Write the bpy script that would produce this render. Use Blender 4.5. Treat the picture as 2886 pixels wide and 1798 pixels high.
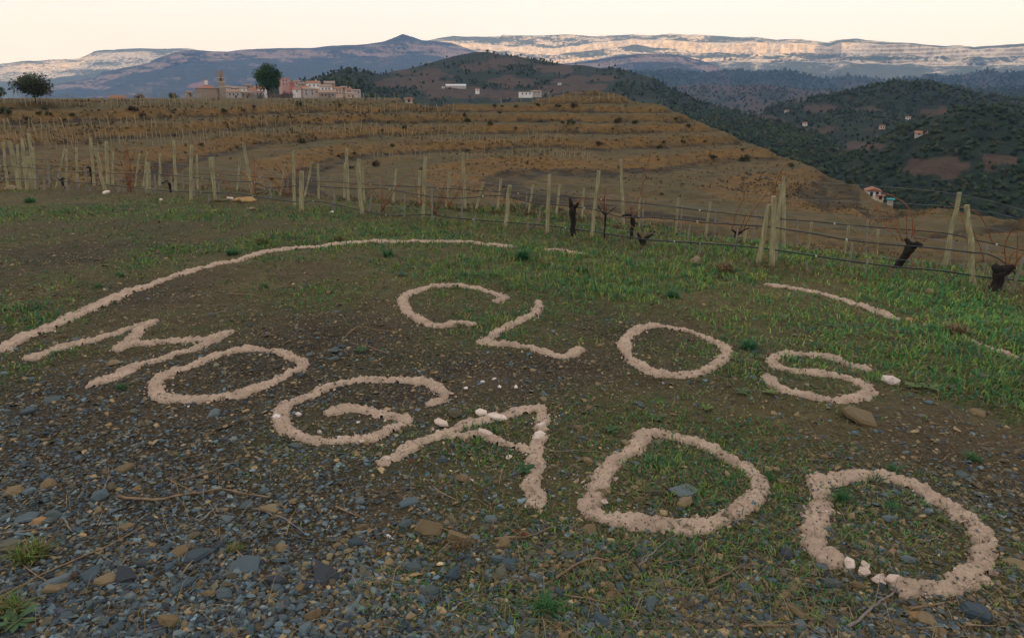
import bpy, math, random
import numpy as np
from mathutils import Vector

random.seed(7)
RNG = np.random.default_rng(11)
sc = bpy.context.scene
for o in list(bpy.data.objects):
    bpy.data.objects.remove(o)

# ------------------------------------------------------------------ camera, sky, sun, exposure
H = 2.0                                   # eye height above the ground at the feet
PITCH = math.radians(18.02)
F = 1924.0                                # focal length in photograph pixels (2886 wide)
CX, CY = 1443.0, 899.0
cam = bpy.data.cameras.new('camera')
cam.lens = 24.0; cam.sensor_width = 36.0
cam.clip_start = 0.1; cam.clip_end = 60000.0
cam_o = bpy.data.objects.new('camera', cam)
cam_o.location = (0, 0, H)
cam_o.rotation_euler = (math.pi / 2 - PITCH, 0, 0)
sc.collection.objects.link(cam_o)
sc.camera = cam_o

SUN_EL = math.radians(1.5)
SUN_AZ = math.radians(166.0)              # behind the camera, a touch to the right
world = bpy.data.worlds.new('World'); sc.world = world
world.use_nodes = True
wt = world.node_tree; wt.nodes.clear()
wo = wt.nodes.new('ShaderNodeOutputWorld')
bg = wt.nodes.new('ShaderNodeBackground'); bg.inputs['Strength'].default_value = 0.12
sky = wt.nodes.new('ShaderNodeTexSky'); sky.sky_type = 'NISHITA'; sky.sun_disc = False
sky.sun_elevation = SUN_EL; sky.sun_rotation = SUN_AZ
sky.air_density = 1.0; sky.dust_density = 2.0; sky.ozone_density = 1.0
veil = wt.nodes.new('ShaderNodeMix'); veil.data_type = 'RGBA'     # thin even veil of high cloud over the whole sky
veil.inputs[0].default_value = 0.93
veil.inputs[7].default_value = (10.4, 10.25, 11.4, 1)
wt.links.new(sky.outputs[0], veil.inputs[6])
wt.links.new(veil.outputs[2], bg.inputs['Color'])
wt.links.new(bg.outputs[0], wo.inputs['Surface'])

sun = bpy.data.lights.new('sun', 'SUN'); sun.energy = 5.0; sun.angle = math.radians(0.5)
sun.color = (1.0, 0.90, 0.80)
sun_o = bpy.data.objects.new('sun', sun)
TOSUN = Vector((math.sin(SUN_AZ) * math.cos(SUN_EL), math.cos(SUN_AZ) * math.cos(SUN_EL), math.sin(SUN_EL)))
sun_o.rotation_euler = TOSUN.to_track_quat('Z', 'Y').to_euler()
sun_o.location = (0, -40, 60)
sc.collection.objects.link(sun_o)

sc.view_settings.view_transform = 'Standard'
sc.view_settings.look = 'None'
sc.view_settings.gamma = 1.0
sc.view_settings.exposure = 0.0
sc.render.engine = 'CYCLES'
sc.cycles.use_denoising = True
sc.cycles.max_bounces = 5
sc.cycles.diffuse_bounces = 3
sc.cycles.volume_bounces = 0

# ------------------------------------------------------------------ numeric helpers
def rays(px, py):
    px = np.asarray(px, float); py = np.asarray(py, float)
    xc = (px - CX) / F; yc = -(py - CY) / F
    cp, sp = math.cos(PITCH), math.sin(PITCH)
    dx = xc; dy = cp + yc * sp; dz = -sp + yc * cp
    hy = np.hypot(dx, dy)
    return np.arctan2(dx, dy), dz / hy
def at(px, py, R):                        # the point at horizontal distance R in the direction of a pixel
    az, t = rays(px, py)
    return np.stack([np.sin(az) * R, np.cos(az) * R, H + t * R], -1)
def project(P):
    P = np.asarray(P, float)
    cp, sp = math.cos(PITCH), math.sin(PITCH)
    x = P[..., 0]; y = P[..., 1]; z = P[..., 2] - H
    d = y * cp - z * sp; u = y * sp + z * cp
    d = np.where(d < 0.05, 0.05, d)
    return CX + F * x / d, CY - F * u / d
def _h(i, j, s):
    n = (i.astype(np.int64) * 374761393 + j.astype(np.int64) * 668265263 + s * 1442695041) & 0xffffffff
    n = ((n ^ (n >> 13)) * 1274126177) & 0xffffffff
    return ((n ^ (n >> 16)) & 0xffff) / 65535.0
def vn(x, y, s=0):
    x = np.asarray(x, float); y = np.asarray(y, float)
    i = np.floor(x); j = np.floor(y); u = x - i; v = y - j
    u = u * u * (3 - 2 * u); v = v * v * (3 - 2 * v)
    i = i.astype(np.int64); j = j.astype(np.int64)
    a = _h(i, j, s); b = _h(i + 1, j, s); c = _h(i, j + 1, s); d = _h(i + 1, j + 1, s)
    return (a + (b - a) * u) * (1 - v) + (c + (d - c) * u) * v
def fbm(x, y, s=0, o=4):                  # about -1 .. 1
    r = 0; a = 1.0; t = 0
    for k in range(o):
        r = r + a * (vn(x * 2 ** k + 17.3 * k, y * 2 ** k - 9.1 * k, s + k) * 2 - 1); t += a; a *= 0.52
    return r / t * 1.5
def sstep(a, b, x):
    t = np.clip((np.asarray(x, float) - a) / (b - a), 0, 1)
    return t * t * (3 - 2 * t)
def grid2(xs, ys, vals, x, y):
    vals = np.asarray(vals, float)
    xi = np.clip(np.interp(x, xs, np.arange(len(xs))), 0, len(xs) - 1.001)
    yi = np.clip(np.interp(y, ys, np.arange(len(ys))), 0, len(ys) - 1.001)
    i = xi.astype(int); j = yi.astype(int); u = xi - i; v = yi - j
    return (vals[j, i] * (1 - u) + vals[j, i + 1] * u) * (1 - v) + (vals[j + 1, i] * (1 - u) + vals[j + 1, i + 1] * u) * v

# ------------------------------------------------------------------ objects
COL = sc.collection
ORG = {}
def _link(o, parent, origin):
    COL.objects.link(o)
    ORG[o.name] = np.asarray(origin, float)
    if parent is not None:
        o.parent = parent
        o.location = tuple(np.asarray(origin, float) - ORG[parent.name])
    else:
        o.location = tuple(origin)
    return o
def props(o, label=None, cat=None, group=None, kind=None):
    if label: o['label'] = label
    if cat: o['category'] = cat
    if group: o['group'] = group
    if kind: o['kind'] = kind
    return o
def thing(name, loc, label, cat, group=None):
    o = bpy.data.objects.new(name, None); o.empty_display_size = 0.2
    _link(o, None, loc)
    return props(o, label, cat, group)
def mesh_data(name, V, Fs, mats, attrs=None, smooth=False, fmat=None):
    me = bpy.data.meshes.new(name)
    V = np.ascontiguousarray(V, np.float32)
    if not isinstance(Fs, list): Fs = [Fs]
    Fs = [np.asarray(f, np.int32) for f in Fs if len(f)]
    idx = np.concatenate([f.ravel() for f in Fs])
    tot = np.concatenate([np.full(len(f), f.shape[1], np.int32) for f in Fs])
    st = np.concatenate([[0], np.cumsum(tot)[:-1]]).astype(np.int32)
    me.vertices.add(len(V)); me.vertices.foreach_set('co', V.ravel())
    me.loops.add(len(idx)); me.loops.foreach_set('vertex_index', idx.astype(np.int32))
    me.polygons.add(len(tot)); me.polygons.foreach_set('loop_start', st); me.polygons.foreach_set('loop_total', tot)
    me.polygons.foreach_set('use_smooth', np.full(len(tot), bool(smooth)))
    for m in (mats if isinstance(mats, (list, tuple)) else [mats]): me.materials.append(m)
    if fmat is not None: me.polygons.foreach_set('material_index', np.asarray(fmat, np.int32))
    for k, a in (attrs or {}).items():
        a = np.asarray(a, np.float32)
        if a.ndim == 1:
            at_ = me.attributes.new(k, 'FLOAT', 'POINT'); at_.data.foreach_set('value', a)
        else:
            at_ = me.attributes.new(k, 'FLOAT_COLOR', 'POINT')
            if a.shape[1] == 3: a = np.concatenate([a, np.ones((len(a), 1), np.float32)], 1)
            at_.data.foreach_set('color', a.ravel())
    me.update(calc_edges=True)
    return me
def obj(name, V, Fs, mats, parent=None, origin=None, attrs=None, smooth=False, fmat=None):
    """one mesh object; V in world coordinates, stored relative to its origin"""
    V = np.asarray(V, float)
    if origin is None: origin = ORG[parent.name] if parent is not None else np.zeros(3)
    me = mesh_data(name, V - np.asarray(origin, float), Fs, mats, attrs, smooth, fmat)
    return _link(bpy.data.objects.new(name, me), parent, origin)
def struct(name, *a, **k):
    return props(obj(name, *a, **k), kind='structure')
def gridf(nr, nc, closed=False):
    r = np.arange(nr - 1)[:, None]; c = np.arange(nc if closed else nc - 1)[None, :]
    c1 = (c + 1) % nc
    q = np.stack([r * nc + c, r * nc + c1, (r + 1) * nc + c1, (r + 1) * nc + c], -1)
    return q.reshape(-1, 4)
class MB:
    def __init__(s): s.V = []; s.F = {}; s.n = 0
    def add(s, V, F):
        V = np.asarray(V, float); F = np.asarray(F)
        s.V.append(V); s.F.setdefault(F.shape[1], []).append(F + s.n); s.n += len(V)
        return s
    def box(s, c, size, yaw=0.0):
        hx, hy, hz = [v / 2 for v in size]
        p = np.array([[x, y, z] for z in (-hz, hz) for y in (-hy, hy) for x in (-hx, hx)])
        cy, sy = math.cos(yaw), math.sin(yaw)
        p = np.stack([p[:, 0] * cy - p[:, 1] * sy, p[:, 0] * sy + p[:, 1] * cy, p[:, 2]], 1) + np.asarray(c)
        return s.add(p, [[0, 2, 3, 1], [4, 5, 7, 6], [0, 1, 5, 4], [2, 6, 7, 3], [0, 4, 6, 2], [1, 3, 7, 5]])
    def tube(s, pts, rad, n=6, cap=True):
        pts = np.asarray(pts, float); m = len(pts)
        rad = np.broadcast_to(np.asarray(rad, float), (m,))
        t = np.gradient(pts, axis=0); t /= np.linalg.norm(t, axis=1, keepdims=True) + 1e-9
        ref = np.where(np.abs(t[:, 2:3]) > 0.9, np.array([[1., 0, 0]]), np.array([[0, 0, 1.]]))
        a = np.cross(t, ref); a /= np.linalg.norm(a, axis=1, keepdims=True) + 1e-9
        b = np.cross(t, a)
        an = np.arange(n) / n * 2 * math.pi
        ring = pts[:, None] + rad[:, None, None] * (np.cos(an)[None, :, None] * a[:, None] + np.sin(an)[None, :, None] * b[:, None])
        s.add(ring.reshape(-1, 3), gridf(m, n, True))
        if cap and n > 2:
            s.F.setdefault(n, []).append(np.array([list(range(n))[::-1]]) + s.n - m * n)
            s.F.setdefault(n, []).append(np.array([list(range(n))]) + s.n - n)
        return s
    def build(s, name, mat, parent=None, origin=None, attrs=None, smooth=False):
        return obj(name, np.concatenate(s.V), [np.concatenate(f) for f in s.F.values()], mat, parent, origin, attrs, smooth)

# ------------------------------------------------------------------ materials
def new_mat(name, rough=0.9, spec=0.2):
    m = bpy.data.materials.new(name); m.use_nodes = True
    nt = m.node_tree; b = nt.nodes['Principled BSDF']
    b.inputs['Roughness'].default_value = rough
    b.inputs['Specular IOR Level'].default_value = spec
    return m, nt, b
def nd(nt, typ, **kw):
    n = nt.nodes.new(typ)
    for k, v in kw.items():
        if k in n.inputs.keys(): n.inputs[k].default_value = v
        else: setattr(n, k, v)
    return n
def lk(nt, a, b): nt.links.new(a, b)
def coords(nt): return nd(nt, 'ShaderNodeTexCoord').outputs['Object']
def noise(nt, vec, scale, detail=4, rough=0.6, dist=0.0):
    n = nd(nt, 'ShaderNodeTexNoise', Scale=scale, Detail=detail, Roughness=rough, Distortion=dist)
    lk(nt, vec, n.inputs['Vector']); return n.outputs['Fac']
def ramp(nt, fac, stops, interp='LINEAR'):
    r = nd(nt, 'ShaderNodeValToRGB'); e = r.color_ramp; e.interpolation = interp
    while len(e.elements) < len(stops): e.elements.new(0.5)
    for el, (p, c) in zip(e.elements, stops):
        el.position = p; el.color = (c[0], c[1], c[2], 1) if isinstance(c, (tuple, list)) else (c, c, c, 1)
    lk(nt, fac, r.inputs[0]); return r.outputs[0]
def mixc(nt, fac, a, b, mode='MIX'):
    m = nd(nt, 'ShaderNodeMix', data_type='RGBA', blend_type=mode)
    for s, v in ((0, fac), (6, a), (7, b)):
        if hasattr(v, 'is_linked'): lk(nt, v, m.inputs[s])
        elif s == 0: m.inputs[0].default_value = v
        else: m.inputs[s].default_value = (v[0], v[1], v[2], 1)
    return m.outputs[2]
def math_(nt, op, a, b=None, clamp=False):
    m = nd(nt, 'ShaderNodeMath', operation=op, use_clamp=clamp)
    for s, v in ((0, a), (1, b)):
        if v is None: continue
        if hasattr(v, 'is_linked'): lk(nt, v, m.inputs[s])
        else: m.inputs[s].default_value = v
    return m.outputs[0]
def attr(nt, name, out='Fac'):
    a = nd(nt, 'ShaderNodeAttribute', attribute_name=name); return a.outputs[out]
def bump(nt, b, h, dist, strength=1.0):
    n = nd(nt, 'ShaderNodeBump', Strength=strength, Distance=dist)
    lk(nt, h, n.inputs['Height']); lk(nt, n.outputs[0], b.inputs['Normal'])
def simple(name, c1, c2, scale, rough=0.9, bd=0.0, spec=0.2, detail=5):
    m, nt, b = new_mat(name, rough, spec); v = coords(nt)
    f = noise(nt, v, scale, detail, 0.65)
    lk(nt, ramp(nt, f, [(0.3, c1), (0.7, c2)]), b.inputs['Base Color'])
    if bd: bump(nt, b, f, bd)
    return m
def tinted(name, scale, amount=0.5, rough=0.85, bd=0.0, spec=0.25):
    """colour carried by each piece (attribute 'tint') with grain on top"""
    m, nt, b = new_mat(name, rough, spec); v = coords(nt)
    f = noise(nt, v, scale, 5, 0.65)
    g = math_(nt, 'MULTIPLY_ADD', f, 4 * amount); g.node.inputs[2].default_value = 1 - 2 * amount
    lk(nt, mixc(nt, 1.0, attr(nt, 'tint', 'Color'), g, 'MULTIPLY'), b.inputs['Base Color'])
    if bd: bump(nt, b, f, bd)
    return m

def ground_material():
    m, nt, b = new_mat('earth_and_gravel', 0.95, 0.12); v = coords(nt)
    n1 = noise(nt, v, 0.9, 6, 0.65); n2 = noise(nt, v, 9.0, 6, 0.7); n3 = noise(nt, v, 55.0, 4, 0.7)
    soil = ramp(nt, n1, [(0.3, (0.058, 0.041, 0.019)), (0.55, (0.100, 0.069, 0.030)), (0.75, (0.145, 0.100, 0.046))])
    n4 = noise(nt, v, 2.6, 5, 0.7)
    soil = mixc(nt, ramp(nt, n4, [(0.5, 0.0), (0.66, 0.6)]), soil, (0.17, 0.125, 0.06))
    soil = mixc(nt, 0.62, soil, ramp(nt, n2, [(0.32, (0.022, 0.017, 0.008)), (0.5, (0.085, 0.063, 0.028)), (0.68, (0.175, 0.128, 0.062))]))
    vo = nd(nt, 'ShaderNodeTexVoronoi', Scale=42.0); lk(nt, v, vo.inputs['Vector'])
    sp = nd(nt, 'ShaderNodeSeparateColor'); lk(nt, vo.outputs['Color'], sp.inputs[0])
    peb = ramp(nt, sp.outputs[0], [(0.0, (0.026, 0.026, 0.022)), (0.35, (0.065, 0.052, 0.030)), (0.6, (0.060, 0.068, 0.066)), (0.85, (0.105, 0.078, 0.043)), (1.0, (0.035, 0.045, 0.052))])
    peb = mixc(nt, ramp(nt, vo.outputs['Distance'], [(0.25, 0.0), (0.6, 1.0)]), peb, (0.014, 0.012, 0.008))
    c = mixc(nt, math_(nt, 'MULTIPLY', attr(nt, 'gravel'), ramp(nt, n2, [(0.35, 0.5), (0.6, 1.0)])), soil, peb)
    green = ramp(nt, n2, [(0.3, (0.032, 0.052, 0.012)), (0.7, (0.090, 0.115, 0.026))])
    c = mixc(nt, math_(nt, 'MULTIPLY', attr(nt, 'grass'), ramp(nt, n3, [(0.35, 0.15), (0.65, 0.9)])), c, green)
    # the terraced hillside: dry grass on the slopes, bare ochre earth on the banks
    w1 = noise(nt, v, 0.12, 5, 0.65); w2 = noise(nt, v, 0.9, 6, 0.75); w3 = noise(nt, v, 0.35, 5, 0.7)
    dry = ramp(nt, w2, [(0.25, (0.040, 0.028, 0.011)), (0.5, (0.092, 0.064, 0.024)), (0.75, (0.148, 0.103, 0.040))])
    dry = mixc(nt, ramp(nt, w1, [(0.4, 0.0), (0.62, 0.6)]), dry, (0.056, 0.056, 0.025))
    dry = mixc(nt, ramp(nt, w3, [(0.52, 0.0), (0.68, 0.7)]), dry, (0.030, 0.026, 0.016))
    och = ramp(nt, w2, [(0.3, (0.064, 0.036, 0.011)), (0.55, (0.140, 0.080, 0.025)), (0.8, (0.22, 0.134, 0.047))])
    far = mixc(nt, math_(nt, 'MULTIPLY', attr(nt, 'bank'), ramp(nt, w1, [(0.40, 0.25), (0.55, 0.95)])), dry, och)
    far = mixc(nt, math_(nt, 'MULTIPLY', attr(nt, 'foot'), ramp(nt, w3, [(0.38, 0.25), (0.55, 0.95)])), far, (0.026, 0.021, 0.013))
    c = mixc(nt, attr(nt, 'far'), c, far)
    lk(nt, c, b.inputs['Base Color'])
    hh = math_(nt, 'ADD', math_(nt, 'MULTIPLY', n3, 0.4), math_(nt, 'MULTIPLY', vo.outputs['Distance'], -0.8))
    bump(nt, b, math_(nt, 'ADD', hh, n2), 0.02, 0.8)
    return m
M = {}
M['ground'] = ground_material()

# ------------------------------------------------------------------ the ground: knoll, brow, terraced hillside, plateau
S_ = lambda pts: (np.array([p[0] for p in pts], float), np.array([p[1] for p in pts], float))
def az_line(pts, val=None):
    x, y = S_([p[:2] for p in pts]); a, t = rays(x, y)
    v = None if val is None else np.array(val, float)
    if len(pts[0]) > 2: v = np.array([p[2] for p in pts], float)
    return a, t, v
BROW = [(-400, 505, 56), (0, 508, 58), (300, 520, 60), (600, 536, 60), (1000, 566, 60), (1400, 606, 52), (1800, 655, 44), (2200, 698, 36), (2600, 742, 30), (2886, 772, 28), (3300, 800, 26)]
CREST = [(-400, 287, 135), (0, 289, 140), (200, 289, 145), (500, 288, 150), (700, 285, 165), (900, 284, 170), (1100, 286, 172), (1220, 298, 172), (1320, 290, 176),
         (1480, 284, 180), (1540, 274, 184), (1600, 260, 186), (1680, 255, 186), (1740, 260, 184), (1775, 279, 180), (1860, 290, 176), (1890, 305, 172), (1948, 333, 168), (2022, 362, 160), (2113, 403, 150), (2174, 424, 142),
         (2290, 473, 128), (2339, 498, 122), (2413, 514, 115), (2430, 532, 110), (2463, 559, 104), (2525, 580, 96), (2710, 593, 86), (2886, 621, 76), (3300, 680, 62)]
_ba, _bt, _brf = az_line(BROW); _ca, _ct, _crc = az_line(CREST)
def plane(x, y):
    return -0.035 * y - 0.012 * x - 0.0042 * np.maximum(x, 0) ** 2 / (1 + 0.02 * np.maximum(x, 0)) - 0.0006 * np.maximum(-x, 0) ** 2
_azt = np.radians(np.linspace(-180, 180, 1441))
def _wrap(a, v):                          # close the profile round the back of the knoll
    aa = np.concatenate([[-math.pi, -1.6], a, [1.6, math.pi]]); m = 0.5 * (v[0] + v[-1])
    return np.interp(_azt, aa, np.concatenate([[m, v[0]], v, [v[-1], m]]))
T_b = _wrap(_ba, _bt); T_rf = _wrap(_ba, _brf); T_c = _wrap(_ca, _ct); T_rc = _wrap(_ca, _crc)
T_rb = np.full(len(_azt), 12.0)
for _k in range(200):                     # where the knoll meets its own skyline
    zz = plane(np.sin(_azt) * T_rb, np.cos(_azt) * T_rb)
    T_rb = 0.7 * T_rb + 0.3 * np.clip((zz - H) / T_b, 5, 26)
T_rb = np.convolve(np.pad(T_rb, 10, mode='edge'), np.ones(21) / 21, 'valid')
T_rf = np.maximum(T_rf, T_rb * 1.7)
T_f = T_b - 0.005
# beyond the crest: plateau on the left, falling slopes on the right
_lv = rays([0, 1130, 1240, 1500, 1800, 2886], [270] * 6)[0]
T_pl = np.interp(_azt, np.concatenate([[-math.pi, -1.6], _lv, [1.6, math.pi]]), [0, 1, 1, 1, 0.35, 0.0, 0, 0, 0, 0])
def terrace(z, x, y, amt):
    h = 1.9
    q = z / h + 0.22 * fbm(x * 0.018, y * 0.018, 41, 3)
    k = np.floor(q); f = q - k
    g = np.where(f < 0.58, 0.16 * f / 0.58, 0.16 + 0.84 * sstep(0.0, 1.0, (f - 0.58) / 0.42))
    zt = z + (g - f) * h
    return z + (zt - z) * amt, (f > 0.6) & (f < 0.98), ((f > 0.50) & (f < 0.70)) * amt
def T(x, y, full=False):
    x = np.asarray(x, float); y = np.asarray(y, float)
    r = np.hypot(x, y) + 1e-6; a = np.arctan2(x, y)
    I = lambda t: np.interp(a, _azt, t)
    rb, rf, tf, rc, tc, pl = I(T_rb), I(T_rf), I(T_f), I(T_rc), I(T_c), I(T_pl)
    zp = plane(x, y)
    sb = rb / r
    zb = plane(x * sb, y * sb)
    zf = H + rf * tf
    u = np.clip((r - rb) / (rf - rb), 0, 1)
    z1 = zb + (zf - zb) * u
    s = np.clip((r - rf) / (rc - rf), 0, 1)
    t2 = tf + (tc - tf) * s ** 0.9
    z2 = H + r * t2
    zc = H + rc * tc
    d = np.clip(r - rc, 0, None)
    zpl = zc + (H - 1.0 - zc) * sstep(0, 330, d) + np.where(d > 420, -(d - 420) * 0.55, 0)
    zdn = zc - 0.30 * d - 0.12 * np.minimum(d, 30)
    z3 = zpl * pl + zdn * (1 - pl)
    z = np.where(r < rb, zp, np.where(r < rf, z1, np.where(r < rc, z2, z3)))
    amt = sstep(0.8, 1.15, r / rf) * (1 - sstep(0.97, 1.02, r / rc))
    zt, bank, foot = terrace(z, x, y, amt)
    n = 0.030 * fbm(x * 0.9, y * 0.9, 5, 4) + 0.018 * fbm(x * 4.1, y * 4.1, 9, 3) * (r < 30)
    far = sstep(0.95, 1.15, r / rb)
    zt = zt + n + far * (0.28 * fbm(x * 0.16, y * 0.16, 15, 4) + 0.12 * fbm(x * 0.7, y * 0.7, 19, 3))
    if full == 2: return zt, bank * amt, far, foot
    if full: return zt, bank * amt, far
    return zt
def near(px, py):                         # pixel -> point on the knoll
    a, t = rays(px, py); t = np.minimum(t, -0.03)
    r = np.full(np.shape(a), 6.0)
    for k in range(40):
        r = 0.5 * r + 0.5 * np.clip((plane(np.sin(a) * r, np.cos(a) * r) - H) / t, 0.5, 40)
    x, y = np.sin(a) * r, np.cos(a) * r
    return np.stack([x, y, T(x, y)], -1)
_rs = np.geomspace(22, 900, 2600)
def hill(px, py):                         # pixel -> first point of the hillside along the ray
    a, t = rays(px, py); out = []
    for ai, ti in zip(np.atleast_1d(a), np.atleast_1d(t)):
        zz = T(np.sin(ai) * _rs, np.cos(ai) * _rs)
        hit = np.nonzero(zz > H + ti * _rs)[0]
        k = hit[0] if len(hit) else None
        out.append((np.nan,) * 3 if k is None else (math.sin(ai) * _rs[k], math.cos(ai) * _rs[k], zz[k]))
    return np.array(out)

GX = [0, 600, 1200, 1800, 2400, 2886]
GY = [540, 620, 700, 800, 950, 1150, 1400, 1798]
GRASS = [[.4, .6, .9, .95, .7, .5], [.58, .72, .95, .95, .8, .6], [.5, .58, .78, 1., 1., .9], [.4, .38, .55, .75, .95, 1.],
         [.3, .2, .28, .45, .6, .8], [.2, .13, .14, .3, .3, .38], [.13, .10, .15, .33, .35, .3], [.2, .14, .15, .3, .3, .25]]
GRAV = [[.4, .4, .2, .1, .1, .1], [.6, .6, .3, .15, .1, .1], [.7, .7, .5, .25, .15, .1], [.65, .75, .5, .3, .15, .1],
        [.8, .85, .75, .65, .5, .3], [1, .9, .85, .75, .7, .7], [1, 1, .9, .75, .75, .75], [1, 1, 1, .85, .85, .85]]
def grass_d(px, py, x, y):
    g = grid2(GX, GY, GRASS, px, py)
    n = fbm(x * 0.75, y * 0.75, 71, 4)
    return np.clip(g * 1.15 + 0.55 * n - 0.12, 0, 1)
def grav_d(px, py, x, y):
    return np.clip(grid2(GX, GY, GRAV, px, py) + 0.35 * fbm(x * 0.9, y * 0.9, 77, 3), 0, 1)

def build_ground():
    az = np.radians(np.concatenate([np.linspace(-180, -46, 40), np.linspace(-45, 45, 480), np.linspace(46, 180, 40)[:-1]]))
    r = np.concatenate([[0.25], np.geomspace(0.9, 30, 210), np.geomspace(30.5, 230, 210), np.geomspace(235, 900, 24)])
    A, Rr = np.meshgrid(az, r)
    x, y = np.sin(A) * Rr, np.cos(A) * Rr
    z, bank, far, foot = T(x, y, 2)
    px, py = project(np.stack([x, y, z], -1))
    inn = (np.abs(A) < math.radians(50))
    g = np.where(inn, grass_d(px, py, x, y), 0.3) * (1 - far)
    gv = np.where(inn, grav_d(px, py, x, y), 0.6)
    # green grass alleys right behind the rows
    V = np.stack([x, y, z], -1).reshape(-1, 3)
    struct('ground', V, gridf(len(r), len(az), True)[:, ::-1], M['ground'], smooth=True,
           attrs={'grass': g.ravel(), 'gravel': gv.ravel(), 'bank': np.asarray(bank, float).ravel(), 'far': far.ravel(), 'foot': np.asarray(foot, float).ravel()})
build_ground()

# ------------------------------------------------------------------ far land
def land_material(name, scrub, rock, soil, sc_):
    m, nt, b = new_mat(name, 0.95, 0.1); v = coords(nt)
    n1 = noise(nt, v, sc_, 6, 0.7); n2 = noise(nt, v, sc_ * 5, 5, 0.75)
    g = ramp(nt, n2, [(0.3, tuple(c * 0.45 for c in scrub)), (0.7, tuple(c * 1.35 for c in scrub))])
    mp = nd(nt, 'ShaderNodeMapping'); mp.inputs['Scale'].default_value = (1, 1, 9); lk(nt, v, mp.inputs['Vector'])
    st = noise(nt, mp.outputs[0], sc_ * 2.2, 5, 0.7, 0.6)
    mv = nd(nt, 'ShaderNodeMapping'); mv.inputs['Scale'].default_value = (1, 1, 0.16); lk(nt, v, mv.inputs['Vector'])
    fl = noise(nt, mv.outputs[0], sc_ * 5.5, 4, 0.7)
    rk = ramp(nt, st, [(0.27, tuple(c * 0.45 for c in rock)), (0.38, tuple(c * 0.92 for c in rock)), (0.6, rock), (0.78, tuple(c * 0.8 for c in rock))])
    rk = mixc(nt, ramp(nt, fl, [(0.40, 0.75), (0.56, 0.0)]), rk, tuple(c * 0.45 for c in rock))
    so = ramp(nt, n2, [(0.3, tuple(c * 0.65 for c in soil)), (0.7, tuple(c * 1.2 for c in soil))])
    rr = math_(nt, 'ADD', attr(nt, 'rock'), math_(nt, 'MULTIPLY', math_(nt, 'SUBTRACT', n2, 0.5), 1.6))
    ss = math_(nt, 'ADD', attr(nt, 'soil'), math_(nt, 'MULTIPLY', math_(nt, 'SUBTRACT', n1, 0.5), 0.9))
    c = mixc(nt, ramp(nt, ss, [(0.42, 0.0), (0.56, 1.0)]), g, so)
    c = mixc(nt, ramp(nt, rr, [(0.44, 0.0), (0.56, 1.0)]), c, rk)
    lk(nt, c, b.inputs['Base Color'])
    bump(nt, b, n2, 7.0 / (sc_ * 100), 0.8)
    return m
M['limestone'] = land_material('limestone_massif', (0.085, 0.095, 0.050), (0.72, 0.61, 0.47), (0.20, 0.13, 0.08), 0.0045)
M['shade_massif'] = land_material('shaded_wooded_massif', (0.032, 0.040, 0.034), (0.27, 0.195, 0.16), (0.20, 0.11, 0.08), 0.0045)  # darker copy for the shaded ridges: part of their shade is in the colour
M['hills'] = land_material('wooded_hills', (0.019, 0.028, 0.014), (0.30, 0.2, 0.14), (0.064, 0.044, 0.028), 0.012)

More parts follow.
